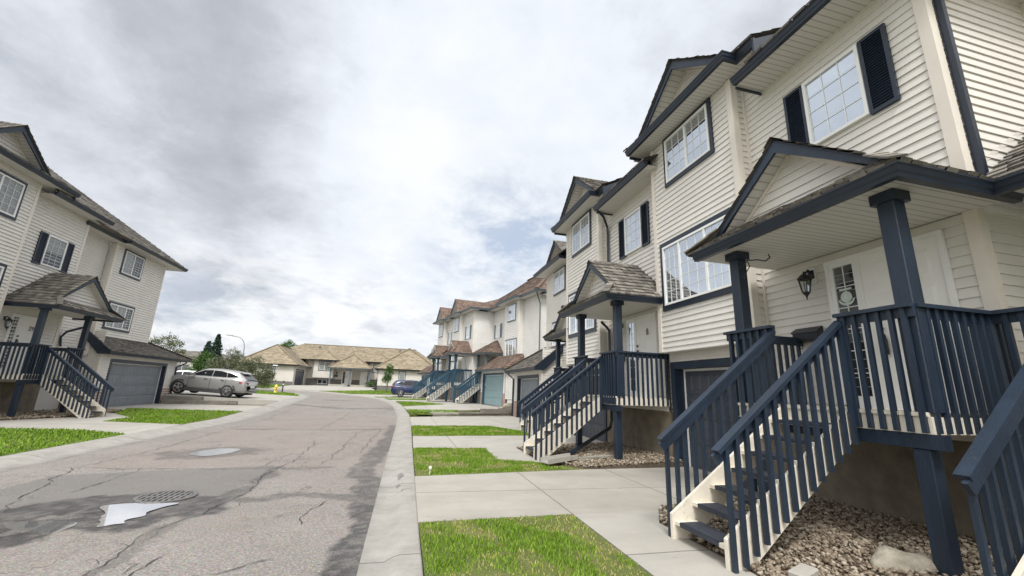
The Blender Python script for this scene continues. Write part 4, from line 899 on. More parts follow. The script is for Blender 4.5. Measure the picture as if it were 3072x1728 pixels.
def road():
    ys = np.concatenate([np.arange(-6, 2, .5), np.arange(2, 13, .045), np.arange(13, 24, .12), np.arange(24, 41.01, .3)])
    nx = 130; t = np.linspace(0, 1, nx)
    xl = np.array([interp(LF, y) for y in ys]); xr = np.array([interp(RF, y) for y in ys]); z0 = np.array([zg(y) for y in ys])
    X = xl[:, None]+(xr-xl)[:, None]*t; Y = np.repeat(ys[:, None], nx, 1)
    Z = z0[:, None]-.055+.0*X
    Z += -.018*np.exp(-(((X+3.1)/1.1)**2+((Y-6.9)/.9)**2))+.012*(fbm(X, Y, .5, 5)-.5)*np.clip((6-abs(X+3.2)*2), 0, 1)
    V = np.stack([X, Y, Z], -1).reshape(-1, 3); n = len(ys)
    idx = np.arange(n*nx).reshape(n, nx); F = np.stack([idx[:-1, :-1], idx[:-1, 1:], idx[1:, 1:], idx[1:, :-1]], -1).reshape(-1, 4)
    o = fast_mesh('road', V, F, ASPH, smooth=True); o['kind'] = 'structure'
    x, y = V[:, 0]+.35*(fbm(V[:, 0], V[:, 1], 1.6, 21)-.5)+.10*(fbm(V[:, 0], V[:, 1], 9, 31)-.5), V[:, 1]+.5*(fbm(V[:, 0], V[:, 1], 1.6, 41)-.5)+.1*(fbm(V[:, 0], V[:, 1], 9, 51)-.5)
    d = np.zeros(len(V)); nz = fbm(V[:, 0], V[:, 1], 6, 61)
    for pts, w, s in DAMPS:
        best = np.full(len(V), 1e9)
        for (ax, ay), (bx, by) in zip(pts, pts[1:]):
            dx, dy = bx-ax, by-ay; q = np.clip(((x-ax)*dx+(y-ay)*dy)/(dx*dx+dy*dy), 0, 1); best = np.minimum(best, np.hypot(x-ax-q*dx, y-ay-q*dy))
        k = np.clip((w*1.30+.22*w*(nz-.5)*4-best)/(w*.30), 0, 1); d = np.maximum(d, k*s*np.clip(.25+nz*1.5, 0, 1)*(1-.5*np.clip((fbm(V[:, 0], V[:, 1], 14, 71)-.5)*5, 0, 1)))
    a = o.data.attributes.new('damp', 'FLOAT', 'POINT'); a.data.foreach_set('value', d.astype(np.float32))
    inside = ((V[:, 1]-.25*V[:, 0] < 10.3) & (V[:, 0] < -2.25+.1*np.sin(V[:, 1]*3)) & (V[:, 1] > 6.6) & (V[:, 0] > -5.4)).astype(np.float32)
    pk = o.data.attributes.new('pink', 'FLOAT', 'POINT'); pk.data.foreach_set('value', (np.clip((V[:, 1]-9.4)*4, 0, 1)*np.clip((24-V[:, 1])*.3, 0, 1)*np.clip((V[:, 0]+5.45)*8, 0, 1)*np.clip(.4+fbm(V[:, 0], V[:, 1], .8, 15), 0, 1)).astype(np.float32))
    p = o.data.attributes.new('patch', 'FLOAT', 'POINT'); p.data.foreach_set('value', inside)
    far = [(p_[0], p_[1]) for p_ in LF if p_[1] > 40]; farr = [(p_[0], p_[1]) for p_ in RF if p_[1] > 39]
    poly = [(interp(LF, 40.9), 40.9)]+far+farr[::-1]+[(interp(RF, 40.9), 40.9)]
    patch('road', poly, ASPH, -.055)
road()
def kerb(name, back, frontl):
    V = []; F = []; n = len(back)
    pts = []
    def dens(P):
        out = []
        for (x0, y0), (x1, y1) in zip(P, P[1:]):
            for k in range(6): out.append((x0+(x1-x0)*k/6, y0+(y1-y0)*k/6))
        return out+[P[-1]]
    B, Fr = dens(back), dens(frontl)
    for b, f in zip(B, Fr):
        z = zg(b[1]); zf_ = zg(f[1])
        L_ = lambda t: (b[0]+(f[0]-b[0])*t, b[1]+(f[1]-b[1])*t)
        for t, dz in ((-.02, -.3), (0, .0), (.04, .006), (.36, .004), (.46, -.01), (.62, -.052), (1.0, -.05), (1.03, -.3)):
            q = L_(t); V.append((q[0], q[1], z+(zf_-z)*t+dz))
    k = 8
    for i in range(len(B)-1):
        for j in range(k-1): F.append((i*k+j, i*k+j+1, (i+1)*k+j+1, (i+1)*k+j))
    o = fast_mesh(name, V, F, KERB); o['kind'] = 'structure'
kerb('kerb', LK, LF); kerb('kerb', RK, RF)
# --- right side: driveways, walks, lawns, gravel
patch('driveway', [(.31, 5.56), (2.34, 5.66), (3.66, 5.72), (6.6, 6.0), (6.6, 8.95), (6.2, 8.78), (3.84, 8.66), (.35, 8.20)], CONC, .0, thick=.2)
patch('walkway', [(2.31, -4), (3.30, -4), (3.30, 5.15), (3.66, 5.716), (2.34, 5.656)], CONCW, .0, thick=.2)
patch('driveway', [(.41, 11.75), (2.3, 11.75), (3.3, 11.9), (6.6, 12.2), (6.6, 15.1), (.45, 14.42)], CONC2, .0, thick=.2)
patch('walkway', [(2.26, 9.98), (3.2, 9.5), (3.2, 11.89), (2.3, 11.745)], CONCW, .0, thick=.2)
patch('driveway', [(.48, 18.05), (3.75, 18.35), (6.9, 19.6), (7, 25.4), (1.75, 23.6), (.47, 22.9)], CONC2, .0, lambda x, y: 0., thick=.2)
patch('walkway', [(3.78, 18.34), (4.75, 16.35), (4.6, 15.0), (6.3, 15.1), (6.3, 19.3)], CONCW, .0, lambda x, y: 0., thick=.2)
LAWNS = [('lawn', [(.33, -3), (2.30, -3), (2.32, 5.63), (.33, 5.54)], 3600, .042), ('lawn', [(.37, 8.23), (3.82, 8.69), (3.19, 9.48), (2.25, 9.96), (2.29, 11.73), (.41, 11.73)], 2300, .045),
         ('lawn', [(.46, 14.45), (4.55, 14.95), (4.72, 16.3), (3.73, 18.3), (.49, 18.02)], 1000, .048),
         ('lawn', [(-7.30, 10.4), (-7.24, 14.3), (-8.9, 15.25), (-10.9, 15.5), (-19, 15.6), (-19, 10), (-13, 10)], 420, .06),
         ('lawn', [(-7.27, 17.35), (-7.25, 23.05), (-12.0, 23.45), (-11.4, 21.3), (-10.1, 19.95), (-9.94, 18.1)], 380, .06)]
def in_poly(x, y, poly):
    r = np.zeros(len(x), bool); n = len(poly)
    for i in range(n):
        x0, y0 = poly[i]; x1, y1 = poly[(i+1) % n]
        if y0 == y1: continue
        r ^= ((y0 > y) != (y1 > y)) & (x < (x1-x0)*(y-y0)/(y1-y0)+x0)
    return r
def edge_dist(x, y, poly):
    b = np.full(len(x), 1e9)
    for (ax, ay), (bx, by) in zip(poly, poly[1:]+poly[:1]):
        dx, dy = bx-ax, by-ay; q = np.clip(((x-ax)*dx+(y-ay)*dy)/(dx*dx+dy*dy), 0, 1); b = np.minimum(b, np.hypot(x-ax-q*dx, y-ay-q*dy))
    return b
def grass(poly, dens, h, dz=.0, zf=None, ymin=-99, dry=True, wide=1.):
    xs = [p[0] for p in poly]; ys = [max(ymin, p[1]) for p in poly]; x0, x1, y0, y1 = min(xs), max(xs), min(ys), max(ys)
    n = int((x1-x0)*(y1-y0)*dens); x = RNG.uniform(x0, x1, n); y = RNG.uniform(y0, y1, n); ed = edge_dist(x, y, poly); k = in_poly(x, y, poly) | (ed < .16*fbm(x, y, 4, 91)**2.5)
    x, y, ed = x[k], y[k], ed[k]; n = len(x)
    bare = fbm(x, y, 1.1, 77)*.65+fbm(x, y, 4.5, 78)*.35
    if dry: bare = bare+.17*np.clip((x-1.7)/.5, 0, 1)*(y < 5.7)+.11*np.clip((4.5-y)/.9, 0, 1)*(y < 5.7)+.20*np.clip((x-2.0)/1.2, 0, 1)*((y > 8) & (y < 10))+.25*np.clip((.9-x)/.5, 0, 1)*((y > 8) & (y < 8.75))
    dr = np.clip((bare-.50)*5, 0, 1)*(1 if dry else .35); dr = np.maximum(dr, np.clip((.10-ed)/.10, 0, 1)*.6*dry)
    keep = RNG.random(n) > dr*.72; x, y, dr, ed = x[keep], y[keep], dr[keep], ed[keep]; n = len(x)
    z = (np.array([zg(v) for v in y]) if zf is None else np.array([zf(a, b) for a, b in zip(x, y)]))+dz
    th = RNG.uniform(0, 2*np.pi, n); hh = h*RNG.uniform(.45, 1.25, n)*(1-.45*dr)*np.clip(.6+ed*4, .6, 1); w = (.0035+.003*RNG.random(n))*wide; le = hh*RNG.uniform(.1, .8, n); ph = RNG.uniform(0, 2*np.pi, n)
    A = np.stack([x-np.cos(th)*w, y-np.sin(th)*w, z], 1); B = np.stack([x+np.cos(th)*w, y+np.sin(th)*w, z], 1)
    M1 = np.stack([x+np.cos(ph)*le*.35-np.cos(th)*w*.7, y+np.sin(ph)*le*.35-np.sin(th)*w*.7, z+hh*.6], 1); M2 = M1+np.stack([np.cos(th)*w*1.4, np.sin(th)*w*1.4, 0*w], 1)
    C = np.stack([x+np.cos(ph)*le, y+np.sin(ph)*le, z+hh], 1)
    V = np.stack([A, B, M2, M1, C], 1).reshape(-1, 3); i = np.arange(n)*5
    F = np.concatenate([np.stack([i, i+1, i+2], 1), np.stack([i, i+2, i+3], 1), np.stack([i+3, i+2, i+4], 1)])
    t = np.clip(.15+.4*RNG.random(n)+.45*dr*RNG.random(n)+.25*(dr > .6), 0, 1)
    o = fast_mesh('grass', V, F, BLADE, np.tile(t, 3)); o['kind'] = 'stuff'; return o
for i, (nm, poly, dens, h) in enumerate(LAWNS):
    patch(nm, poly, LAWN, .0, thick=.2)
    grass(poly, dens, h, ymin=1.5 if i == 0 else -99, dry=(i < 3), wide=(1, 1.2, 1.9, 2.6, 2.8)[i])
# gravel beds: pebbles spread over a soil bed
def ico(sub=1):
    bm = bmesh.new(); bmesh.ops.create_icosphere(bm, subdivisions=sub, radius=1.); v = np.array([p.co[:] for p in bm.verts]); f = np.array([[q.index for q in p.verts] for p in bm.faces]); bm.free(); return v, f
def gravel(poly, dens, size, zf=lambda x, y: 0., big=1.):
    patch('gravel_bed', poly, SOIL, -.02, zf, thick=.2)
    xs = [p[0] for p in poly]; ys = [p[1] for p in poly]; n = int((max(xs)-min(xs))*(max(ys)-min(ys))*dens)
    x = RNG.uniform(min(xs), max(xs), n); y = RNG.uniform(min(ys), max(ys), n); k = in_poly(x, y, poly); x, y = x[k], y[k]; n = len(x)
    bv, bf = ico(1); s = size*np.exp(RNG.normal(0, .32, n)); a = RNG.uniform(0, 2*np.pi, n); b = RNG.normal(0, .5, n)
    sc = np.stack([s*RNG.uniform(.8, 1.4, n), s*RNG.uniform(.7, 1.05, n), s*RNG.uniform(.45, .75, n)], 1)
    P = bv[None]*(1+.16*RNG.normal(0, 1, (n, len(bv), 1)))*sc[:, None]
    c_, s_ = np.cos(b)[:, None], np.sin(b)[:, None]; P = np.stack([P[..., 0]*c_+P[..., 2]*s_, P[..., 1], -P[..., 0]*s_+P[..., 2]*c_], -1)
    c_, s_ = np.cos(a)[:, None], np.sin(a)[:, None]; P = np.stack([P[..., 0]*c_-P[..., 1]*s_, P[..., 0]*s_+P[..., 1]*c_, P[..., 2]], -1)
    z = np.array([zf(p, q) for p, q in zip(x, y)])+RNG.uniform(-.012, .03, n)
    P += np.stack([x, y, z], -1)[:, None]
    F = (bf[None]+(np.arange(n)*len(bv))[:, None, None]).reshape(-1, 3)
    o = fast_mesh('gravel', P.reshape(-1, 3), F, PEB, np.repeat(np.clip(RNG.normal(.5, .24, n), 0, 1), len(bf)), smooth=True); o['kind'] = 'stuff'
bank = lambda x, y: .02+max(0, (x-3.4))*.035
gravel([(3.31, -1), (6.32, -1), (8.2, 1), (8.2, 3.05), (6.31, 3.06), (6.31, 5.95), (3.68, 5.70), (3.31, 5.13)], 1250, .0185, bank)
gravel([(3.86, 8.69), (6.31, 8.80), (6.31, 12.1), (3.24, 11.86), (3.24, 9.5)], 750, .023, bank)
gravel([(-13.0, 14.3), (-14.3, 14.3), (-14.3, 24.0), (-12.3, 23.5), (-11.7, 21.3), (-11.9, 19.4), (-12.6, 17.9)], 330, .032, lambda x, y: .03)
# --- left side paving
patch('driveway', [(-7.30, -6), (-7.30, 10.38), (-13, 9.98), (-19, 9.98), (-19, -6)], CONC2, .0, thick=.2)
patch('driveway', [(-7.24, 14.32), (-7.26, 17.33), (-9.96, 18.08), (-10.12, 19.96), (-11.4, 21.3), (-11.68, 21.3), (-11.88, 19.4), (-12.58, 17.9), (-12.98, 14.3), (-14.6, 14.28), (-19, 15.63), (-10.9, 15.53), (-8.9, 15.28)], CONC2, .0, thick=.2)
patch('driveway', [(-7.25, 23.07), (-7.55, 30.3), (-14.6, 30.0), (-14.6, 23.6), (-12.0, 23.47)], CONC2, .0, lambda x, y: 0.0, thick=.2)
# upper lots beyond the retaining walls
zl = lambda x, y: max(zg(y), .30)+max(0, -x-9)*.04*(1 if x < -9 else 0)
patch('driveway', [(-7.56, 30.4), (-7.6, 31), (-8.0, 36), (-8.3, 39), (-22, 39), (-22, 30.25)], CONC2, .0, lambda x, y: max(.12, zg(y)-.02)+max(0, (-x-8.5))*.036, thick=.45)
patch('lawn', [(-8.3, 39.02), (-8.8, 41), (-10.25, 45.4), (-13.4, 47.9), (-20, 48.9), (-40, 48.9), (-40, 39.02)], LAWN, .02, thick=.3)
grass([(-8.3, 39.05), (-8.8, 41), (-10.25, 45.4), (-13.4, 47.9), (-22, 48.9), (-22, 39.05)], 60, .09, .02, dry=False, wide=6)
patch('driveway', [(.46, 24.2), (.15, 28), (-.45, 33), (-1.45, 38.5), (-3.0, 43.5), (-5.2, 47.5), (2, 49), (9, 40), (9, 26), (7, 25.4), (1.75, 23.8)], CONC2, .0, lambda x, y: max(zg(y), .2), thick=.4)
for k, (poly, dn) in enumerate([([(.44, 23.3), (1.72, 24.0), (3.2, 24.5), (3.4, 26.2), (.33, 25.6)], 300), ([(.14, 28.2), (3.0, 30.8), (.9, 33.4), (-.45, 33.2)], 200), ([(-1.0, 36.2), (2.6, 37.8), (2.3, 39.4), (-1.45, 38.6)], 160), ([(-2.1, 40.6), (2.2, 42.2), (1.9, 43.0), (-2.5, 41.9)], 160)]):
    zz_ = (lambda x, y: max(zg(y), .2)+.006)
    patch('lawn', poly, LAWN, .0, zz_, thick=.3); grass(poly, dn, .06, .0, zz_, dry=False, wide=3.2)
patch('lawn', [(-5.4, 47.6), (-8.0, 50.7), (-9, 51.6), (-3, 57), (6, 60), (14, 56), (12, 46), (2, 49.0)], LAWN, .03, thick=.3)
grass([(-5.4, 47.8), (-8.0, 50.9), (-3, 57), (4, 60), (4, 50)], 45, .10, .03, dry=False, wide=6)
patch('driveway', [(-9.1, 51.7), (-12, 53.3), (-14.8, 54.1), (-14.9, 62), (-14.4, 72), (-4, 72), (-4.2, 62), (-3.2, 57)], CONC2, .02, thick=.4)
patch('lawn', [(-14.9, 54.2), (-20, 54.5), (-40, 54.5), (-40, 80), (-15, 80), (-15, 62)], LAWN, .03, thick=.3)
grass([(-15, 54.4), (-20, 54.7), (-26, 54.7), (-26, 63), (-15, 63)], 45, .10, .03, dry=False, wide=6)
# cracks, puddles, drain, sewer dips
def ribbon(name, lines, w, z, mat):
    V = []; F = []
    for L_ in lines:
        P = []
        for (x0, y0), (x1, y1) in zip(L_, L_[1:]):
            n = max(2, int(math.hypot(x1-x0, y1-y0)/.09))
            for k in range(n): P.append((x0+(x1-x0)*k/n, y0+(y1-y0)*k/n))
        P.append(L_[-1]); off = 0
        for i, (x, y) in enumerate(P):
            a = P[max(0, i-1)]; b = P[min(len(P)-1, i+1)]; d = Vector((b[0]-a[0], b[1]-a[1])).normalized(); off = off*.75+random.gauss(0, .024); ww = w*random.uniform(.25, 1.2)*(1 if 0 < i < len(P)-1 else .2)
            nx, ny = -d.y, d.x; x += nx*off; y += ny*off; zz_ = zg(y)+z-.018*math.exp(-(((x+3.1)/1.1)**2+((y-6.9)/.9)**2))
            V += [(x-nx*ww, y-ny*ww, zz_), (x+nx*ww, y+ny*ww, zz_)]
            if i: n0 = len(V)-4; F.append((n0, n0+1, n0+3, n0+2))
    o = fast_mesh(name, V, F, mat); o['kind'] = 'structure'; return o
CR = [[(-5.49, 9.58), (-4.37, 9.37), (-3.17, 9.36), (-2.16, 9.35), (-1.43, 9.63)], [(-5.43, 16.59), (-3.95, 16.3), (-2.41, 16.47), (-.41, 17.22)], [(-4.39, 7.67), (-4.37, 8.51), (-4.41, 9.52)],
      [(-2.26, 6.37), (-2.18, 7.22), (-2.18, 8.58), (-2.18, 9.41), (-2.05, 10.43), (-2.19, 12.63), (-2.34, 13.68)], [(-1.44, 9.69), (-1.35, 12.65), (-1.39, 15.61), (-.81, 17.79)], [(-6.2, 28.3), (-3.44, 26.29), (-.4, 26.83)],
      [(-2.09, 4.2), (-2.09, 4.6), (-2.03, 5.06)], [(-2.48, 4.2), (-2.48, 4.67), (-2.52, 5.62), (-2.36, 6.3)], [(-2.52, 9.53), (-2.35, 11.42)], [(-2.72, 16.78), (-2.71, 18.34), (-2.55, 24.08)],
      [(-4.47, 6.72), (-5.49, 9.58), (-5.33, 11.29), (-5.5, 16.79), (-5.56, 25.55)], [(-1.45, 4.5), (-1.28, 4.67), (-1.04, 4.82)], [(-1.04, 5.82), (-1.0, 6.39), (-.91, 6.87)], [(-.82, 11.25), (-.78, 15.06), (-.62, 17.04)]]
ribbon('road_cracks', CR, .0065, -.046, TAR)
br_ = []
for L_ in CR:
    for (x0, y0), (x1, y1) in zip(L_, L_[1:]):
        for k in range(int(math.hypot(x1-x0, y1-y0)*2.2)):
            t = random.random(); x, y = x0+(x1-x0)*t, y0+(y1-y0)*t; a = random.uniform(0, 6.28); l = random.uniform(.15, .6); br_.append([(x, y), (x+l*math.cos(a)*.6, y+l*math.sin(a)*.6), (x+l*math.cos(a+.5), y+l*math.sin(a+.5))])
ribbon('road_cracks', br_, .0035, -.045, TAR)
ribbon('kerb_cracks', [[(.3, 7.3), (-.02, 6.95), (-.2, 6.9)], [(.28, 3.95), (-.22, 3.75)], [(.35, 10.2), (-.15, 10.35)]], .006, .009, TAR)
def puddle(poly, z, jit=.02, sub=5, mat=WATER):
    P = []
    for (x0, y0), (x1, y1) in zip(poly, poly[1:]+poly[:1]):
        for k in range(sub): P.append((x0+(x1-x0)*k/sub+random.gauss(0, jit), y0+(y1-y0)*k/sub+random.gauss(0, jit)))
    for _ in range(3): P = [((a[0]+2*b[0]+c[0])/4, (a[1]+2*b[1]+c[1])/4) for a, b, c in zip(P[-1:]+P[:-1], P, P[1:]+P[:1])]
    bm = bmesh.new(); bm.faces.new([bm.verts.new((x, y, z+zg(y))) for x, y in P]); bmesh.ops.triangulate(bm, faces=bm.faces[:])
    for f in bm.faces:
        if f.normal.z < 0: f.normal_flip()
    me = bpy.data.meshes.new('puddle'); bm.to_mesh(me); bm.free(); me.materials.append(mat); o = bpy.data.objects.new('puddle', me); COL.objects.link(o); o['kind'] = 'structure'; return o
puddle([(-3.12, 6.02), (-3.24, 6.30), (-3.33, 6.42), (-3.34, 6.62), (-3.50, 6.76), (-3.60, 6.98), (-3.22, 7.02), (-2.70, 7.03), (-2.86, 6.80), (-2.96, 6.62), (-2.88, 6.44), (-3.0, 6.30), (-2.90, 6.18), (-3.02, 6.08)], -.058, .028)
puddle([(-4.6, 6.3), (-3.93, 6.36), (-3.48, 6.32), (-3.38, 6.13), (-3.41, 5.9), (-3.51, 5.75), (-3.48, 5.45), (-3.6, 5.2), (-4.8, 5.2)], -.060, .012)
puddle([(-4.45, 11.1), (-4.35, 11.75), (-4.0, 12.05), (-3.6, 11.9), (-3.62, 11.3), (-3.95, 10.75)], -.049, .015, 5, WATER2)
MASK = 0
t = thing('drain_grate', 'round iron storm drain grate in the wet asphalt', 'drain', (-3.08, 7.37, -.07))
m = MB(); c0 = (-3.08, 7.37); m.lathe(*c0, [(.31, -.10), (.31, -.050), (.335, -.047), (.36, -.05), (.36, -.09)], 32); m.build('rim', IRON, t)
m = MB(); m.lathe(*c0, [(0, -.15), (.31, -.15)], 24); m.build('pit', STAIRBLK, t)
m = MB()
for k in range(9):
    x = -.27+.54*k/8; hy = math.sqrt(max(.01, .30**2-x*x)); m.box(c0[0]+x-.018, c0[0]+x+.018, c0[1]-hy, c0[1]+hy, -.075, -.053)
m.box(c0[0]-.3, c0[0]+.3, c0[1]-.02, c0[1]+.02, -.08, -.056).box(c0[0]-.27, c0[0]+.27, c0[1]+.13, c0[1]+.165, -.08, -.057).box(c0[0]-.27, c0[0]+.27, c0[1]-.165, c0[1]-.13, -.08, -.057)
m.build('grate', IRON, t)
def blob(name, label, cat, loc, s, seed, mat, sub=4, rough=.22):
    bm = bmesh.new(); bmesh.ops.create_icosphere(bm, subdivisions=sub, radius=1.); v = np.array([p.co[:] for p in bm.verts])
    r = np.random.default_rng(seed); d = np.zeros(len(v))
    for k in range(9):
        w = r.normal(0, 1.1*(1+k*.45), 3); d += np.sin(v@w+r.uniform(0, 6))*rough/(1+k*.55)
    for p, q in zip(bm.verts, v*(1+d[:, None])*np.array(s)): p.co = q
    me = bpy.data.meshes.new(name); bm.to_mesh(me); bm.free(); me.polygons.foreach_set('use_smooth', [True]*len(me.polygons)); me.materials.append(mat)
    o = bpy.data.objects.new(name, me); COL.objects.link(o); o.location = loc; return tag(o, label, cat)
ORG = Vector((0, 0, 0))
# ------------------------------------------------------------------ far white row on the right (turned by ten degrees)
t10 = rad(10); U4 = Vector((-math.sin(t10), math.cos(t10))); N4 = Vector((math.cos(t10), math.sin(t10)))
def T4(a, b, c): return (7.2+U4.x*a+N4.x*b, 31+U4.y*a+N4.y*b, c)
T4z = lambda a, b, c: T4(a, b, c+.42)
def far_unit(label, m0, m1, y1, bm, bb, number, first=False, gable=True, garage=None):
    root = thing('townhouse', label, 'house', T4((m0+y1)/2, bm, .4), ROW)
    w = MB(T4)
    if first: bay0, bay1, mm0, mm1 = -2.53, -.04, -.04, m1
    else: bay0, bay1, mm0, mm1 = m1, y1, m0, m1
    front(w, mm0, mm1, bm, 1.5, 7.9); front(w, bay0, bay1, bb, 2.9, 7.9); near_side(w, bay0, bb, bb+.5, 2.9, 7.9); far_side(w, bay1, bb, bb+(.5 if first else 9), 2.9, 7.9)
    if first: front(w, -5.05, -2.53, .39, 1.2, 7.9); near_side(w, -5.05, .39, 10, 1.0, 7.9)
    else: near_side(w, m0, bm, 1.2, 1.5, 7.9)
    w.build('wall', SIDEW, root)
    c = MB(T4); c.box((-5.03 if first else m0+.03), (m1 if first else y1-.03), max(bm, bb)+.7, 10, .2, 7.9); c.build('rear_wall', SIDEW, root)
    f = MB(T4); f.box(mm0, mm1, bm+.02, bm+.2, -.1, 1.5)
    if not first: f.box(m0, y1, bb+.25, bb+.5, -.1, 2.9)
    f.build('foundation', STUCCOG, root)
    t = MB(T4); corner_trim(t, bay0, bb, 1, 1, 2.9, 7.9); corner_trim(t, bay1, bb, -1, 1, 2.9, 7.9)
    if first: corner_trim(t, -5.05, .39, 1, 1, 1.2, 7.9)
    else: corner_trim(t, m0, bm, 1, 1, 1.6, 7.9)
    t.build('corner_trim', TRIMW, root)
    bc = (bay0+bay1)/2; W2 = min(1.5, bay1-bay0-.5)
    window(root, T4, bc-W2/2, bc+W2/2, 6.45, 7.78, bb, GREYTRIM, .09, (0, .5, 1), (2, 3), [(0, 0, 1, CURT), (1, 0, 1, GREYB)])
    window(root, T4, bc-W2*.68, bc+W2*.68, 3.80, 5.15, bb, GREYTRIM, .10, (0, .3, .7, 1), (2, 3), [(0, 0, 1, GREYB), (1, 0, 1, CURT), (2, 0, 1, CURT)])
    a = mm0+(1.95 if first else .85)
    window(root, T4, a, a+.9, 5.62, 6.72, bm, None, 0, (0, .5, 1), (2, 3), [(0, 0, 1, CURT), (1, 0, 1, CURT)])
    shutter(root, T4, a-.34, a-.01, 5.6, 6.74, bm-.02, GREYTRIM, False); shutter(root, T4, a+.91, a+1.24, 5.6, 6.74, bm-.02, GREYTRIM, False)
    lo, hi = (-5.05, m1) if first else (m0, y1)
    if first: eave(root, T4, [(m1+.2, bm-.6), (bay1+.6, bm-.6), (bay1+.6, bb-.5), (bay0-.5, bb-.5), (bay0-.5, -.15), (-5.6, -.15), (-5.6, 10)], 7.92, .6, GREYTRIM); MB(T4).box(-5.55, -5.05, .3, 10, 7.925, 7.94).build('soffit', SOFF, root)
    else: eave(root, T4, [(y1+.5, bb-.5), (bay0-.4, bb-.5), (bay0-.4, bm-.5), (m0-.5, bm-.5), (m0-.5, .5)], 7.92, bm+.3, GREYTRIM)
    r = MB(T4); zt = 8.06
    if first:
        shakes(r, (-5.7, -.25, zt), (m1, -.25, zt), (-1.5, 3.6, zt+3.1), (m1, 3.6, zt+3.1), .3, .2, .5, .03); shakes(r, (m1, -.25, zt), (m1+5.4, -1.0, zt+.3), (m1, 3.6, zt+3.1), (m1+5.4, 2.6, zt+1.7), .3, .2, .5, .03); shakes(r, (-5.7, 10.6, zt), (-5.7, -.25, zt), (-1.5, 3.7, zt+3.1), (-1.5, 3.6, zt+3.1), .3, .2, .5, .03)
        shakes(r, (bay0-.6, bb-.6, zt), (bay1+.6, bb-.6, zt), (bay0+.6, 1.5, zt+1.15), (bay1-.6, 1.5, zt+1.15), .3, .2, .5, .03)
        shakes(r, (bay0-.6, .2, zt), (bay0-.6, bb-.6, zt), (bay0+.6, 2.0, zt+1.2), (bay0+.6, 1.5, zt+1.15), .3, .2, .5, .03)
        r.beam((-5.7, -.25, zt+.03), (-1.5, 3.6, zt+3.13), .25, .05, tint=.1)
        r.beam((-1.5, 3.6, zt+3.1), (m1, 3.6, zt+3.1), .3, .06, tint=.1)
    else:
        shakes(r, (m0-.6, bm-.6, zt), (y1+.5, bm-.6, zt), (m0+3., 4.0, zt+2.5), (y1+.5, 4.0, zt+2.5), .3, .2, .5, .03); shakes(r, (m0-.6, 4, zt), (m0-.6, bm-.6, zt), (m0+2, 5, zt+1.5), (m0+3, 4.0, zt+2.5), .3, .2, .5, .03)
    r.build('roof', SHAKER, root)
    if not first: rake_gable(root, T4, bb-.3, bc, 1.35, zt+.08, 1.02, bb+.1, None, .2, trim=GREYTRIM, wallmat=SIDEW, roof_back=3.2, shake=SHAKER)
    # porch and door
    p0 = mm0+(1.1 if first else -.2); p1 = p0+2.7; pb = bm-1.85; zp = 3.72
    if first:
        ze = zp+.13; s = MB(T4z); s.box(p0+.1, p1-.1, pb+.1, bm, zp+.07, zp+.085); s.build('soffit', SOFF, root)
        g = MB(T4z); sweep(g, [(p1-.13, bm), (p1-.13, pb+.13), (p0+.13, pb+.13), (p0+.13, bm)], GPROF, zp); g.build('gutter', GREYTRIM, root)
        r = MB(T4z); ap = ((p0+p1)/2, bm-.1, ze+1.15); q = (ap[0], bm, ap[2])
        shakes(r, (p0, pb, ze), (p1, pb, ze), ap, ap, .18, .12, .3); shakes(r, (p0, bm, ze), (p0, pb, ze), q, ap, .18, .12, .3); shakes(r, (p1, pb, ze), (p1, bm, ze), ap, q, .18, .12, .3); r.build('porch_roof', SHAKER, root)
        for pa in (p0+.45, p1-.5): q_ = MB(T4z); q_.bbox(pa-.08, pa+.08, pb+.45, pb+.61, 1.5, zp+.06); q_.build('porch_post', GREYTRIM, root)
    else: porch(root, T4z, p0, p1, pb, bm, zp, GREYTRIM, TRIMW, SHAKER, posts=[(p0+.5, pb+.55), (p1-.5, pb+.55)], wallmat=SIDEW, postmat=TEALRAIL)
    door(root, T4z, p0+1.5, p0+1.8, p0+.55, p0+1.45, 1.53, 3.6, bm-.012, number, -1)
    if garage:
        g0, g1, gb, gm = garage
        q = MB(T4); front(q, g0, g0+.4, gb, .9, 2.85); front(q, g1-.4, g1, gb, .9, 2.85); front(q, g0+.4, g1-.4, gb, 2.62, 2.85); near_side(q, g0, gb, bb+.6, .9, 3.2); far_side(q, g1, gb, gb+4, .9, 3.2); q.build('garage_wall', SIDEW, root)
        q = MB(T4); q.box(g0-.01, g0+.28, gb-.04, gb+.05, .3, 1.25).cut().box(g1-.28, g1+.01, gb-.04, gb+.05, .3, 1.25); q.build('brick_plinth', BRICK, root)
        garage_door(root, T4z, g0+.42, g1-.42, 2.10, gb, gm, 4, 10, TEALRAIL if gm is GTEAL else GREYTRIM, .13, .15, panels=False)
        MB(T4).box(g0, g1, gb+.2, gb+3, .3, 2.8).build('garage_core', SIDEW, root)
        r = MB(T4); e = gb-.42; zz_ = 2.90
        shakes(r, (g0-.35, e, zz_), (g1+.55, e, zz_), (g0+.25, bb, zz_+.75*(bb-e)), (g1+.1, bb, zz_+.75*(bb-e)), .18, .12, .3); shakes(r, (g0-.35, bb+2, zz_), (g0-.35, e, zz_), (g0+.25, bb+2, zz_+.75*(bb-e)), (g0+.25, bb, zz_+.75*(bb-e)), .18, .12, .3)
        shakes(r, (g1+.55, e, zz_), (g1+.55, bb+2, zz_), (g1+.1, bb, zz_+.75*(bb-e)), (g1+.1, bb+2, zz_+.75*(bb-e)), .18, .12, .3); r.build('garage_roof', SHAKER, root)
        g = MB(T4); sweep(g, [(g1+.42, bb+2), (g1+.42, e+.13), (g0-.22, e+.13), (g0-.22, bb+2)], GPROF, zz_-.13); g.build('garage_gutter', GREYTRIM, root)
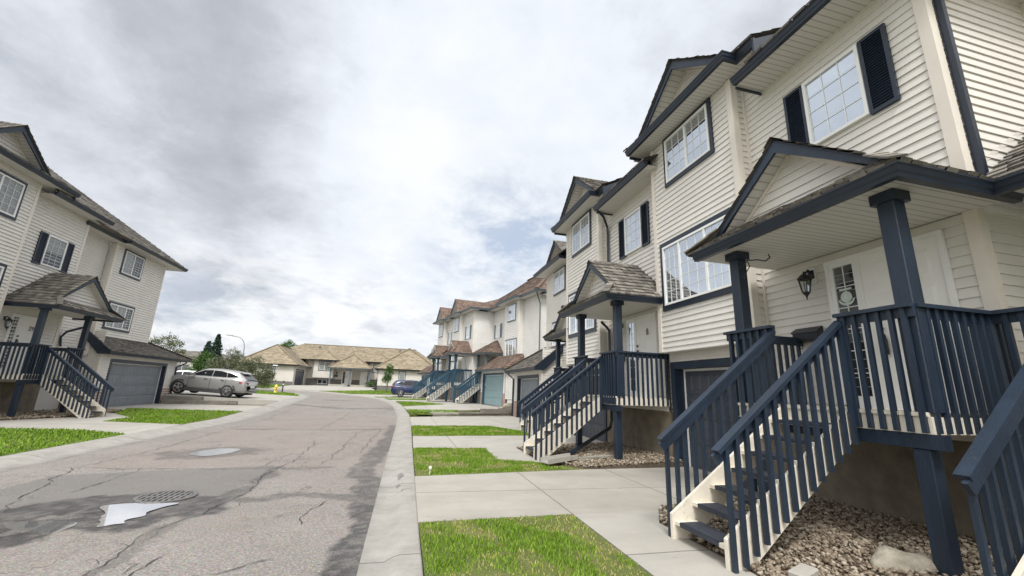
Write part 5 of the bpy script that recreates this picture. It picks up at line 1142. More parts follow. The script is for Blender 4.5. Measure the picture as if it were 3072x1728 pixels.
        MB(T4).box(g0-.2, g1+.4, e+.15, gb, zz_-.1, zz_-.09).build('soffit', SOFF, root)
    return root
w1 = far_unit('pale townhouse with a teal garage door at the end of the white row', 0, 3.5, 0, .45, 0, '', True, garage=(-2.9, 1.75, -1.05, GTEAL))
downspout(w1, T4, [(-5.4, -.1, 7.9), (-5.15, .2, 7.5), (-5.1, .33, 7.2), (-5.1, .33, 3.0)], GREYTRIM)
m = MB(T4); m.box(-5.6, -5.08, 1.3, 2.1, 3.3, 4.0); m.build('wall_vent_box', TRIMW, w1)
w2 = far_unit('middle house of the white row, its gable beside a tall blank side wall', 3.5, 6.3, 8.8, -1.32, -1.6, '')
w3 = far_unit('farthest house of the white row, behind the dark blue car', 8.8, 11.3, 13.5, -1.4, -1.75, '', garage=(13.6, 17.0, -2.4, GGREY))
def far_stairs(label, a, b):
    o = make_stairs(label, 1, 1, T4(a, b, .42), TEALRAIL); o.rotation_euler = (0, 0, t10); return o
s1 = far_stairs('teal railed stairs right beside the teal garage door', 1.15, -.97)
for (a, b, lab) in ((3.3, -2.74, 'teal railed stairs in the middle of the white row'), (8.7, -2.82, 'teal railed stairs nearest the dark blue car')):
    c = copy_tree(s1); c.location = T4(a, b, .42); c['label'] = lab
# ------------------------------------------------------------------ bungalow at the bend
T5 = lambda a, b, c: (a, b, c)
b5 = thing('bungalow', 'long low bungalow with golden shake roofs closing the end of the street', 'house', (-8, 70, 1.0))
w = MB(T5); Z0 = 1.0
front(w, -21.5, -14.7, 64, 1.5, 3.75); front(w, -3.6, 4.6, 64, 1.4, 3.75); front(w, -14.7, -3.6, 72, 2.1, 4.95)
near_side(w, -21.5, 64, 72, 1.5, 3.75); far_side(w, 4.6, 64, 72, 1.4, 3.75)
for x0, x1 in ((-13.7, -10.7), (-5.4, -2.6)): front(w, x0, x1, 71.3, 2.25, 4.95); near_side(w, x0, 71.3, 72, 2.25, 4.95); far_side(w, x1, 71.3, 72, 2.25, 4.95)
far_side(w, -14.7, 64, 64.9, 1.0, 3.75); far_side(w, -14.7, 69.9, 72, 1.0, 3.75); far_side(w, -14.7, 64.9, 69.9, 3.25, 3.75); near_side(w, -3.6, 64, 72, 1.0, 3.75)
w.build('wall', SIDEB, b5)
c = MB(T5); c.box(-21.4, -15.25, 64.3, 80, .8, 3.8).cut().box(-3.3, 4.5, 64.3, 80, .8, 3.8).cut().box(-15.2, -3.35, 72.3, 80, .8, 4.95); c.build('rear_wall', SIDEB, b5)
f = MB(T5); f.box(-21.5, -14.7, 64.02, 64.2, .7, 1.5).cut().box(-3.6, 4.6, 64.02, 64.2, .7, 1.4).cut().box(-14.7, -3.6, 72.02, 72.2, .7, 2.1); f.build('foundation', STUCCOG, b5)
garage_door(b5, lambda a, b, c: (-b, a, c), 65.05, 69.75, 3.12, 14.7, GDARK, 4, 10, NAVY, .14, .15, 1.02, panels=False)
window(b5, T5, -18.15, -17.1, 1.95, 3.5, 64, NAVY, .10, (0, 1), (3, 4), [(0, .6, 1, GREYB)])
window(b5, T5, -.75, .25, 1.95, 3.5, 64, NAVY, .10, (0, 1), (2, 4), [(0, 0, 1, CURT)])
for x in (-13.0, -4.9): window(b5, T5, x, x+1.75, 3.3, 4.8, 71.3, NAVY, .11, (0, .5, 1), (3, 4), [(0, 0, .6, CURT)])
for x in (-13.0, -4.75): window(b5, T5, x, x+1.35, 1.32, 2.0, 72.0, None, 0, (0, .5, 1), None, [(1, .5, 1, GREYB)])
door(b5, T5, -9.45, -9.0, -8.95, -8.05, 1.38, 3.40, 71.97, '', -1); door(b5, T5, -5.75, -5.3, -6.7, -5.8, 1.38, 3.40, 71.97, '', -1)
mailbox(b5, T5, -10.6, -10.15, 2.5, 2.72, 71.97); lantern(b5, T5, -10.3, 71.97, 3.0)
r = MB(T5); E_ = .32; kw = dict(expo=E_, wmin=.2, wmax=.6, th=.035)
ZM = 4.98; shakes(r, (-21.8, 70.9, ZM), (5.2, 70.9, ZM), (-16.7, 76.5, ZM+2.75), (1.6, 76.5, ZM+2.75), **kw); shakes(r, (5.2, 70.9, ZM), (5.2, 82, ZM), (1.6, 76.5, ZM+2.75), (1.6, 76.6, ZM+2.75), **kw)
shakes(r, (-21.8, 82, ZM), (-21.8, 70.9, ZM), (-16.7, 76.6, ZM+2.75), (-16.7, 76.5, ZM+2.75), **kw); shakes(r, (5.2, 82, ZM), (-21.8, 82, ZM), (1.6, 76.6, ZM+2.75), (-16.7, 76.6, ZM+2.75), .5, .4, .9, .035)
for x0, x1 in ((-22.1, -14.1), (-4.2, 5.2)):
    xc = (x0+x1)/2; h = (x1-x0)/2*.72; y1 = 63.4+(x1-x0)/2*.9; z = 3.78
    shakes(r, (x0, 63.4, z), (x1, 63.4, z), (xc, y1, z+h), (xc, y1, z+h), **kw); shakes(r, (x1, 63.4, z), (x1, 76, z), (xc, y1, z+h), (xc, 76, z+h), **kw); shakes(r, (x0, 76, z), (x0, 63.4, z), (xc, 76, z+h), (xc, y1, z+h), **kw)
    for xx in (x0, x1): r.beam((xx, 63.4, z+.02), (xc, y1, z+h+.02), .3, .06, tint=.1)
    r.beam((xc, y1, z+h), (xc, 75, z+h), .3, .06, tint=.1)
for x0, x1 in ((-14.3, -10.1), (-6.0, -2.0)):
    xc = (x0+x1)/2; z = ZM+.02; shakes(r, (x0, 70.6, z), (x1, 70.6, z), (xc, 72.9, z+1.5), (xc, 72.9, z+1.5), **kw); shakes(r, (x1, 70.6, z), (x1, 71.2, z), (xc, 72.9, z+1.5), (xc, 74.5, z+1.5), **kw); shakes(r, (x0, 71.2, z), (x0, 70.6, z), (xc, 74.5, z+1.5), (xc, 72.9, z+1.5), **kw)
    r.beam((x1, 70.6, z+.02), (xc, 72.9, z+1.52), .25, .06, tint=.1)
r.beam((-16.7, 76.5, ZM+2.73), (1.6, 76.5, ZM+2.73), .35, .08, tint=.05); r.build('roof', SHAKEB, b5)
r = MB(T5); z = 3.82; ap = (-8, 71.2, z+2.2); shakes(r, (-11.2, 68.4, z), (-4.8, 68.4, z), ap, ap, **kw); shakes(r, (-4.8, 68.4, z), (-4.8, 72, z), ap, (-8, 72, z+2.2), **kw); shakes(r, (-11.2, 72, z), (-11.2, 68.4, z), (-8, 72, z+2.2), ap, **kw)
for xx in (-11.2, -4.8): r.beam((xx, 68.4, z+.02), (ap[0], ap[1], ap[2]+.02), .25, .06, tint=.1)
r.build('porch_roof', SHAKEB, b5)
g = MB(T5); sweep(g, [(-4.9, 72), (-4.9, 68.5), (-11.1, 68.5), (-11.1, 72)], GPROF, 3.68); g.build('gutter', GREYTRIM, b5)
g = MB(T5); sweep(g, [(-14.25, 72), (-14.25, 63.55), (-21.95, 63.55), (-21.95, 72)], GPROF, 3.64); g.build('gutter', NAVY2, b5)
g = MB(T5); sweep(g, [(5.05, 72), (5.05, 63.55), (-4.05, 63.55), (-4.05, 72)], GPROF, 3.64); g.build('gutter', NAVY2, b5)
g = MB(T5); sweep(g, [(-2.1, 71.5), (-2.1, 70.75), (-5.9, 70.75), (-5.9, 71.5)], GPROF, 4.84); g.build('gutter', NAVY2, b5)
g = MB(T5); sweep(g, [(-10.2, 71.5), (-10.2, 70.75), (-14.2, 70.75), (-14.2, 71.5)], GPROF, 4.84); g.build('gutter', NAVY2, b5)
MB(T5).box(-11, -5, 68.6, 72, 3.74, 3.76).build('soffit', SOFF, b5)
for x in (-10.8, -8.0, -5.2): MB(T5).box(x-.1, x+.1, 68.9, 69.1, 1.3, 3.75).build('porch_post', GREYTRIM, b5)
for x0, x1 in ((-10.9, -8.2), (-7.8, -5.1)): MB(T5).box(x0, x1, 68.8, 72, 1.1, 1.34).box(x0+.3, x1-.5, 68.3, 68.79, .9, 1.16).build('doorstep', CONC2, b5)
m = MB(T5); m.box(-19.3, -18.5, 70, 70.8, 5.5, 6.6).box(-19.4, -18.4, 69.9, 70.9, 6.6, 6.68); m.build('chimney', TRIMW, b5)
for x, y, z in ((-13.9, 75.0, 7.0), (-1.0, 75.2, 7.1)): MB(T5).box(x-.15, x+.15, y-.15, y+.15, z, z+.38).build('roof_vent', IRON, b5)
# distant house roof between the trees on the left
b6 = thing('house', 'distant grey roofed house half hidden by the trees on the left', 'house', (-35, 84, 1.1))
w = MB(T5); front(w, -41, -30, 82, 1.2, 5.0); near_side(w, -41, 82, 90, 1.2, 5.0); far_side(w, -30, 82, 90, 1.2, 5); w.build('wall', SIDEB, b6)
r = MB(T5); shakes(r, (-41.6, 81.3, 5.0), (-29.4, 81.3, 5.0), (-38.5, 85, 6.1), (-32.5, 85, 6.1), .35, .2, .6, .03); shakes(r, (-29.4, 81.3, 5), (-29.4, 90, 5), (-32.5, 85, 6.1), (-32.5, 85.5, 6.1), .35, .2, .6, .03); shakes(r, (-41.6, 90, 5), (-41.6, 81.3, 5), (-38.5, 85.5, 6.1), (-38.5, 85, 6.1), .35, .2, .6, .03); r.build('roof', SHAKE, b6)
window(b6, T5, -37, -35, 2.4, 3.8, 82, NAVY, .1, (0, .5, 1), None)
# ------------------------------------------------------------------ retaining walls
def retain(label, P, Q, tiers, mat, block=1.2, depth=.22):
    """P->Q base line; tiers: (start fraction, end fraction, z0, z1)"""
    t = thing('retaining_wall', label, 'retaining wall', (P[0], P[1], 0), 'timber retaining walls between driveways'); L_ = math.hypot(Q[0]-P[0], Q[1]-P[1]); d = ((Q[0]-P[0])/L_, (Q[1]-P[1])/L_)
    Tw = lambda a, b, c: (P[0]+d[0]*a-d[1]*b, P[1]+d[1]*a+d[0]*b, c)
    for f0, f1, z0, z1, mt, bl in tiers:
        a = f0*L_
        while a < f1*L_-.05:
            e = min(f1*L_, a+bl*random.uniform(.85, 1.15)); o = random.uniform(-.008, .008)
            m = MB(Tw); m.bbox(a+.004, e-.004, o+.015*(z0 > .1), depth+o, z0, z1, .012); m.build('timber' if mt is TIMBER else 'block', mt, t); a = e
    return t
retain('grey timber wall stepping down beside the grey double garage on the right', (1.70, 23.55), (6.95, 25.40), [(0, .30, -.1, .13, TIMBERB, .42), (.28, 1, -.1, .20, TIMBER, 1.5), (.54, 1, .205, .41, TIMBER, 1.7)], TIMBER)
retain('grey timber wall under the silver crossover on the left', (-13.9, 30.05), (-7.6, 30.40), [(0, .63, -.1, .25, TIMBER, 1.9), (0, .33, .255, .47, TIMBER, 2.1), (.64, 1, -.1, .10, TIMBERB, 1.3)], TIMBER)
patch('gravel_bed', [(1.75, 23.80), (6.9, 25.6), (6.9, 26.3), (3.3, 25.6)], SOIL, .0, lambda x, y: .14+.25*max(0, min(1, (x-2.5)/2)))
patch('lawn', [(1.2, 23.3), (1.70, 23.50), (6.9, 25.32), (6.9, 25.7), (4.2, 25.1), (1.75, 24.2), (.6, 23.6)], LAWN, .0, lambda x, y: .10 if x < 2 else .16)
grass([(.5, 23.0), (1.70, 23.70), (4.4, 24.7), (4.3, 25.3), (2.4, 25.0), (.45, 24.0)], 300, .09, .0, lambda x, y: .12+.04*max(0, x-2), dry=False, wide=3)
# ------------------------------------------------------------------ small things
blob('boulder', 'pale rounded boulder lying in the gravel under the nearest stairs', 'boulder', (4.74, 3.40, .03), (.25, .19, .16), 5, STONE)
blob('rock', 'small grey rock at the downspout beyond the timber wall on the right', 'rock', (6.3, 26.0, .45), (.45, .3, .22), 9, STONE, 3)
def paver(label, loc, rot, s):
    m = MB(); m.bbox(-s[0]/2, s[0]/2, -s[1]/2, s[1]/2, 0, s[2], .012); o = m.build('paver', CONCW, None, org=Vector((0, 0, 0))); o.location = loc; o.rotation_euler = (rad(2), rad(-3), rot); return tag(o, label, 'paver', 'concrete pavers edging the gravel')
paver('worn concrete paver edging the gravel by the foot of the nearest stairs', (3.62, 3.42, .035), .35, (.28, .15, .07)); paver('pale concrete paver cut by the bottom edge in the gravel by the stairs', (3.50, 3.16, .03), .15, (.28, .15, .07))
grass([(3.66, 3.3), (4.0, 3.3), (4.05, 3.05), (3.6, 3.0)], 1400, .06, .02, dry=False)
ORG = Vector((0, 0, 0))
m = MB(); ax = Vector((-.93, -.36, 0)).normalized()
S_ = lambda a, b, c: (3.50+ax.x*a-ax.y*b, 9.22+ax.y*a+ax.x*b, c)
m.T = S_
m.prism([(-.42, -.14, .10), (-.42, .14, .10), (-.42, .14, .20), (-.42, .115, .20), (-.42, .10, .125), (-.42, -.10, .125), (-.42, -.115, .20), (-.42, -.14, .20)], (.86, 0, -.045))
o = m.build('splash_block', CONCW, None, org=Vector((3.5, 9.22, .1))); tag(o, 'white splash block below the downspout in front of number 8', 'splash block')
m = MB(); m.beam((3.9, 9.35, .02), (5.0, 9.65, .03), .12, .10); o = m.build('edging_board', TIMBERB, None, org=Vector((3.9, 9.35, 0))); tag(o, 'grey edging board lying in the gravel before number 8', 'board')
def fire_hydrant(x, y, z):
    t = thing('fire_hydrant', 'yellow fire hydrant on the grass corner by the bend', 'hydrant', (x, y, z))
    m = MB(); m.lathe(x, y, [(.17, z), (.17, z+.06), (.115, z+.08), (.115, z+.50), (.15, z+.52), (.15, z+.56), (.13, z+.60), (.10, z+.68), (.045, z+.73), (.035, z+.80), (0, z+.80)], 14); m.build('body', YELLOW, t, True)
    for dx, dy in ((1, 0), (-1, 0), (0, -1)):
        m = MB(); r = .075 if dy else .06; m.tube([(x+dx*.10, y+dy*.10, z+.40), (x+dx*.20, y+dy*.20, z+.40)], r, 10).tube([(x+dx*.20, y+dy*.20, z+.40), (x+dx*.235, y+dy*.235, z+.40)], r*1.2, 8); m.build('outlet', YELLOW, t)
fire_hydrant(-11.69, 45.0, zg(45)+.02)
t = thing('bollard_post', 'slim black marker post with a pale band by the hydrant', 'post', (-11.6, 47, zg(47)))
m = MB(); z = zg(47); m.lathe(-11.6, 47, [(.06, z), (.055, z+.95), (0, z+.95)], 10); m.build('post', BLACK, t)
m = MB(); m.lathe(-11.6, 47, [(.061, z+.72), (.061, z+.84)], 10); m.build('band', WHITE, t)
m = MB(); m.lathe(-11.6, 47, [(.03, z+.95), (.03, z+1.02), (.075, z+1.03), (.075, z+1.10), (0, z+1.12)], 10); m.build('cap', BLACK, t)
t = thing('yard_lamp', 'thin black yard lamp with a flat arm before the bungalow', 'lamp post', (-16.1, 57, zg(57)))
m = MB(); z = zg(57); m.tube([(-16.1, 57, z), (-16.05, 57, 3.45)], [.075, .055], 8); m.build('pole', BLACK, t)
m = MB(); m.beam((-16.1, 57, 3.42), (-15.2, 57, 3.40), .08, .06); m.build('arm', BLACK, t)
m = MB(); m.bbox(-15.55, -15.0, 56.85, 57.15, 3.33, 3.42, .03); m.build('lamp_head', WHITE, t)
t = thing('street_lamp', 'tall grey street lamp with a curved arm above the trees', 'street lamp', (-20.0, 60, zg(60)))
arc = [(-19.95, 60, 1), (-19.97, 60, 4.2), (-20.0, 60, 5.4)]+[(-20.0-1.05*(1-math.cos(a)), 60, 5.4+1.45*math.sin(a)) for a in np.linspace(.25, 1.5, 6)]+[(-21.7, 60, 6.93)]
m = MB(); m.tube(arc, [.09, .075, .065]+[.055]*7, 8); m.build('pole', STEEL, t, True)
m = MB(); m.prism([(-21.6, 59.85, 6.88), (-22.25, 59.9, 6.93), (-22.25, 60.1, 6.93), (-21.6, 60.15, 6.88)], (0, 0, .1)); m.build('lamp_head', STEEL, t)
# little sprinkler flag at the lawn edge
t = thing('sprinkler_marker', 'tiny white marker at the kerb end of the second lawn', 'marker', (.62, 8.30, 0))
m = MB(); m.tube([(.62, 8.30, 0), (.625, 8.30, .10)], .006, 5); m.build('stem', WHITE, t); m = MB(); m.lathe(.625, 8.30, [(0, .09), (.022, .10), (.03, .12), (.022, .14), (0, .15)], 8); m.build('head', WHITE, t)
# white board fence far left and a row of low walls behind the crossover
t = thing('white_fence', 'long white board fence behind the silver crossover', 'fence', (-26, 54, zg(54)))
for k in range(8):
    x = -32+k*1.9; MB().box(x-.06, x+.06, 53.95, 54.05, .5, 1.75).build('post', CARWHT, t)
for z in (.8, 1.15, 1.5): MB().box(-32, -18.7, 53.90, 53.945, z-.09, z+.09).build('rail', CARWHT, t)
# ------------------------------------------------------------------ cars
def car(name, label, loc, head, sp, paint, pitch=0.):
    """sp: dict of shape numbers; built along +x, then turned to heading"""
    t = thing(name, label, 'car', (0, 0, 0)); L, Wd, H, zb, belt = sp['L'], sp['W']/2, sp['H'], .24, sp['belt']
    xr, xf = -L/2, L/2
    body = sp['body']                                               # (x, bottom, top, half width factor)
    def sec(x, b, tp, k):
        w = Wd*k; return [(x, 0, b), (x, w*.86, b), (x, w*.97, b+.13), (x, w, b+.28), (x, w, (b+tp)/2+.05), (x, w*.985, tp-.10), (x, w*.94, tp-.015), (x, w*.86, tp+.01), (x, 0, tp+.03)]
    def loft(secs, mat, nm):
        n = len(secs[0]); m = MB()
        for s in (1, -1):
            vs = [(p[0], p[1]*s, p[2]) for q in secs for p in q]; fs = [(i*n+j, i*n+j+1, (i+1)*n+j+1, (i+1)*n+j) for i in range(len(secs)-1) for j in range(n-1)]
            fs += [tuple(range(n)), tuple(range((len(secs)-1)*n, len(secs)*n))]; m.add(vs, fs)
        return m.build(nm, mat, t, True)
    loft([sec(*q) for q in body], paint, 'body')
    cab = sp['cabin']                                               # (x, base z, roof z, base half width, roof half width)
    def csec(x, b, r, wb, wr): return [(x, wb, b), (x, wb+(wr-wb)*.55, b+(r-b)*.55), (x, wr, r-.07), (x, wr-.06, r-.02), (x, wr-.2, r), (x, 0, r+.012)]
    loft([csec(*q) for q in cab], paint, 'cabin')
    def side_y(x, z):
        for p, q in zip(cab, cab[1:]):
            if p[0] <= x <= q[0]:
                f = (x-p[0])/(q[0]-p[0]); b, r, wb, wr = [p[i]+(q[i]-p[i])*f for i in (1, 2, 3, 4)]; return wb+(wr-wb)*max(0, min(1, (z-b)/max(.05, r-.07-b)))
        return Wd*.8
    for poly in sp['windows']:
        for s in (1, -1): MB().add([(x, s*(side_y(x, z)+.032), z) for x, z in poly], [tuple(range(len(poly)))]).build('window', CGLASS, t)
    for nm, ks in (('rear_window', sp['rearglass']), ('windscreen', sp['frontglass'])):
        (x0, z0, w0), (x1, z1, w1) = ks; MB().add([(x0, -w0, z0), (x0, w0, z0), (x1, w1, z1), (x1, -w1, z1)], [(0, 1, 2, 3)]).build(nm, CGLASS, t)
    R_ = sp['R']
    for ax in (sp['ra'], sp['fa']):
        for s in (1, -1):
            y = s*(Wd-.02); m = MB()
            arch = [(ax+(R_+.115)*math.cos(a), y+s*.012, max(zb-.02, R_+(R_+.115)*math.sin(a))) for a in np.linspace(-.15, math.pi+.15, 15)]; inn = [(ax+(R_+.015)*math.cos(a), y+s*.018, max(zb-.02, R_+(R_+.015)*math.sin(a))) for a in np.linspace(-.15, math.pi+.15, 15)]
            m.add(arch+inn, [(i, i+1, 16+i, 15+i) for i in range(14)]).build('wheel_arch', CLAD if sp['clad'] else paint, t)
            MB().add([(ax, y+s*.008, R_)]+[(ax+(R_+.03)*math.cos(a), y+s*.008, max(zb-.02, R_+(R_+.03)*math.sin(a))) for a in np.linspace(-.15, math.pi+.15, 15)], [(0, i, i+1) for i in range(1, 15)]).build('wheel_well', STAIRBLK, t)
            ring = lambda r, yy, n=24: [(ax+r*math.cos(2*math.pi*k/n), yy, R_+r*math.sin(2*math.pi*k/n)) for k in range(n)]
            prof = [(R_*.70, s*(Wd+.005)), (R_*.92, s*(Wd+.01)), (R_, s*(Wd-.03)), (R_, s*(Wd-.20)), (R_*.7, s*(Wd-.22))]; m = MB(); vs = []; fs = []
            for r, yy in prof: vs += ring(r, yy)
            for i in range(4): fs += [(i*24+k, i*24+(k+1) % 24, (i+1)*24+(k+1) % 24, (i+1)*24+k) for k in range(24)]
            wh = m.add(vs, fs).build('wheel', TYRE, t, True)
            m = MB(); yy = s*(Wd+.004)
            m.add(ring(R_*.70, yy)+ring(R_*.63, yy), [(k, (k+1) % 24, 24+(k+1) % 24, 24+k) for k in range(24)])
            for k in range(5):
                for dk in (-.13, .13):
                    a = 2*math.pi*k/5+.3+dk; ca, sa = math.cos(a), math.sin(a); w_ = .022
                    m.add([(ax+.06*ca-w_*sa, yy, R_+.06*sa+w_*ca), (ax+.06*ca+w_*sa, yy, R_+.06*sa-w_*ca), (ax+R_*.66*ca+w_*1.2*sa, yy, R_+R_*.66*sa-w_*1.2*ca), (ax+R_*.66*ca-w_*1.2*sa, yy, R_+R_*.66*sa+w_*1.2*ca)], [(0, 1, 2, 3)])
            m.add([(ax+.08*math.cos(2*math.pi*k/12), yy+s*.003, R_+.08*math.sin(2*math.pi*k/12)) for k in range(12)], [tuple(range(12))]); m.build('rim', ALLOY, wh)
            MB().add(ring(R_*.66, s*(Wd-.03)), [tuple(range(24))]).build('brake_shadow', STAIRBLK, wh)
    for nm, polys, mat in sp['bits']:
        for poly in polys:
            for s in (1, -1): MB().add([(x, s*y, z) for x, y, z in poly], [tuple(range(len(poly)))]).build(nm, mat, t)
    for x in sp['seams']:
        for s in (1, -1): MB().box(x-.007, x+.007, min(s*(Wd-.01), s*(Wd+.006)), max(s*(Wd-.01), s*(Wd+.006)), .42, belt-.1).build('door_seam', STAIRBLK, t)
    for x in sp['handles']:
        for s in (1, -1): MB().box(x-.09, x+.09, min(s*Wd, s*(Wd+.03)), max(s*Wd, s*(Wd+.03)), belt-.16, belt-.125).build('door_handle', CHROME, t)
    for s in (1, -1):
        m = MB(); mx = sp['mirror']; m.prism([(mx-.10, s*(Wd-.02), belt+.02), (mx+.12, s*(Wd-.02), belt+.02), (mx+.14, s*(Wd-.02), belt+.14), (mx-.08, s*(Wd-.02), belt+.17)], (0, s*.2, 0)); m.build('wing_mirror', paint, t)
        MB().box(-L/2+.75, L/2-.85, min(s*(Wd-.06), s*(Wd+.004)), max(s*(Wd-.06), s*(Wd+.004)), zb-.02, zb+.19).build('sill', CLAD, t)
    MB().box(-L/2+.2, L/2-.25, -Wd+.25, Wd-.25, .2, zb+.05).build('underbody', STAIRBLK, t)
    MB().box(xr-.035, xr-.005, -.26, .26, sp['plate'], sp['plate']+.13).build('licence_plate', PLATE, t)
    t.location = loc; t.rotation_euler = (0, pitch, head); return t
suv = dict(L=4.9, W=1.90, H=1.70, belt=1.17, R=.39, ra=-1.40, fa=1.42, clad=True,
  body=[(-2.45, .50, .80, .80), (-2.40, .36, 1.04, .90), (-2.25, 0.33, 1.14, .96), (-1.6, 0.31, 1.19, 1), (-.6, 0.30, 1.18, 1), (.6, 0.30, 1.15, 1), (1.0, 0.30, 1.14, 1), (1.5, 0.31, 1.12, .99), (2.05, 0.32, 1.05, .93), (2.32, 0.36, .92, .84), (2.43, .42, .68, .72)],
  cabin=[(-2.38, 1.10, 1.16, .80, .68), (-2.05, 1.10, 1.40, .82, .66), (-1.80, 1.10, 1.585, .84, .66), (-1.2, 1.10, 1.66, .86, .66), (-.4, 1.08, 1.70, .87, .67), (.15, 1.05, 1.67, .87, .67), (.55, 1.04, 1.53, .86, .66), (.95, 1.08, 1.29, .84, .70), (1.22, 1.08, 1.15, .82, .74)],
  windows=[[(-.28, 1.22), (.86, 1.20), (.60, 1.38), (.28, 1.53), (-.28, 1.58)], [(-1.16, 1.23), (-.34, 1.22), (-.34, 1.58), (-.75, 1.57), (-1.10, 1.50)], [(-1.98, 1.25), (-1.20, 1.235), (-1.13, 1.51), (-1.35, 1.47), (-1.8, 1.34)]],
  rearglass=[(-2.36, 1.19, .62), (-2.0, 1.455, .56)], frontglass=[(1.20, 1.16, .72), (.57, 1.555, .62)],
  bits=[('tail_lamp', [[(-2.46, .60, .98), (-2.43, .84, 1.0), (-1.98, .958, 1.03), (-2.05, .958, .90), (-2.42, .85, .84), (-2.46, .60, .86)]], REDLAMP), ('spoiler', [[(-2.08, 0, 1.53), (-2.08, .6, 1.515), (-1.80, .64, 1.60), (-1.80, 0, 1.62)]], CARSIL), ('tailgate_bar', [[(-2.468, 0, .80), (-2.468, .58, .80), (-2.468, .58, .84), (-2.468, 0, .84)]], CHROME), ('rear_diffuser', [[(-2.455, 0, .34), (-2.455, .70, .36), (-2.455, .78, .46), (-2.455, 0, .46)]], CLAD), ('bumper_trim', [[(-2.46, 0, .42), (-2.46, .72, .44), (-2.36, .90, .54), (-2.36, .90, .50), (-2.46, .72, .40), (-2.46, 0, .39)]], CHROME)],
  seams=[-1.22, -.31, .95], handles=[-1.02, -.05], mirror=.72, plate=.66)
car('parked_car', 'silver beige crossover parked nose in above the left timber wall', (-11.98, 31.50, .515), math.pi-.12, suv, CARSIL, -.055)
crv = dict(L=4.6, W=1.84, H=1.67, belt=1.06, R=.36, ra=-1.33, fa=1.33, clad=True,
  body=[(-2.30, .55, .80, .82), (-2.25, .36, .98, .91), (-2.1, .27, 1.04, .96), (-1.5, .25, 1.07, 1), (-.5, .24, 1.07, 1), (.6, .24, 1.05, 1), (1.0, .24, 1.04, 1), (1.5, .25, 1.02, .99), (1.95, .26, .95, .93), (2.2, .30, .84, .85), (2.29, .42, .68, .74)],
  cabin=[(-2.22, 1.02, 1.12, .80, .66), (-2.05, 1.03, 1.42, .82, .66), (-1.9, 1.04, 1.58, .84, .66), (-1.2, 1.05, 1.64, .86, .66), (-.4, 1.05, 1.67, .87, .67), (.15, 1.04, 1.64, .87, .67), (.55, 1.03, 1.50, .86, .66), (.95, 1.02, 1.24, .84, .70), (1.25, 1.01, 1.05, .82, .74)],
  windows=[[(-.20, 1.11), (.88, 1.09), (.60, 1.34), (.28, 1.50), (-.20, 1.55)], [(-1.15, 1.13), (-.26, 1.11), (-.26, 1.555), (-.7, 1.55), (-1.08, 1.50)], [(-1.82, 1.26), (-1.22, 1.14), (-1.15, 1.49), (-1.45, 1.46)]],
  rearglass=[(-2.25, 1.12, .60), (-2.09, 1.44, .56)], frontglass=[(1.27, 1.065, .72), (.57, 1.525, .62)],
  bits=[('tail_lamp', [[(-2.30, .70, .98), (-2.27, .86, 1.0), (-1.98, .935, 1.02), (-1.98, .93, .90), (-2.26, .87, .86), (-2.31, .70, .86)], [(-2.24, .66, 1.0), (-2.2, .80, 1.02), (-2.06, .75, 1.36), (-2.09, .64, 1.36)]], REDLAMP), ('side_trim', [[(-.95, .935, .34), (.95, .935, .34), (.95, .935, .37), (-.95, .935, .37)]], CHROME), ('window_trim', [[(-1.9, .86, 1.28), (-1.3, .885, 1.11), (.9, .885, 1.06), (.9, .89, 1.08), (-1.28, .89, 1.135), (-1.86, .865, 1.30)]], CHROME)],
  seams=[-1.12, -.23, .95], handles=[-.95, 0.], mirror=.72, plate=.70)
car('parked_car', 'dark blue crossover parked in front of the white row', (1.18, 44.9, zg(44.9)+.0), .0, crv, CARBLU)
van = dict(crv); van.update(clad=False, bits=[], L=4.6)
car('parked_car', 'white car seen only by its roof and bonnet behind the silver crossover', (-18.9, 43.4, .50), math.pi+.1, van, CARWHT)
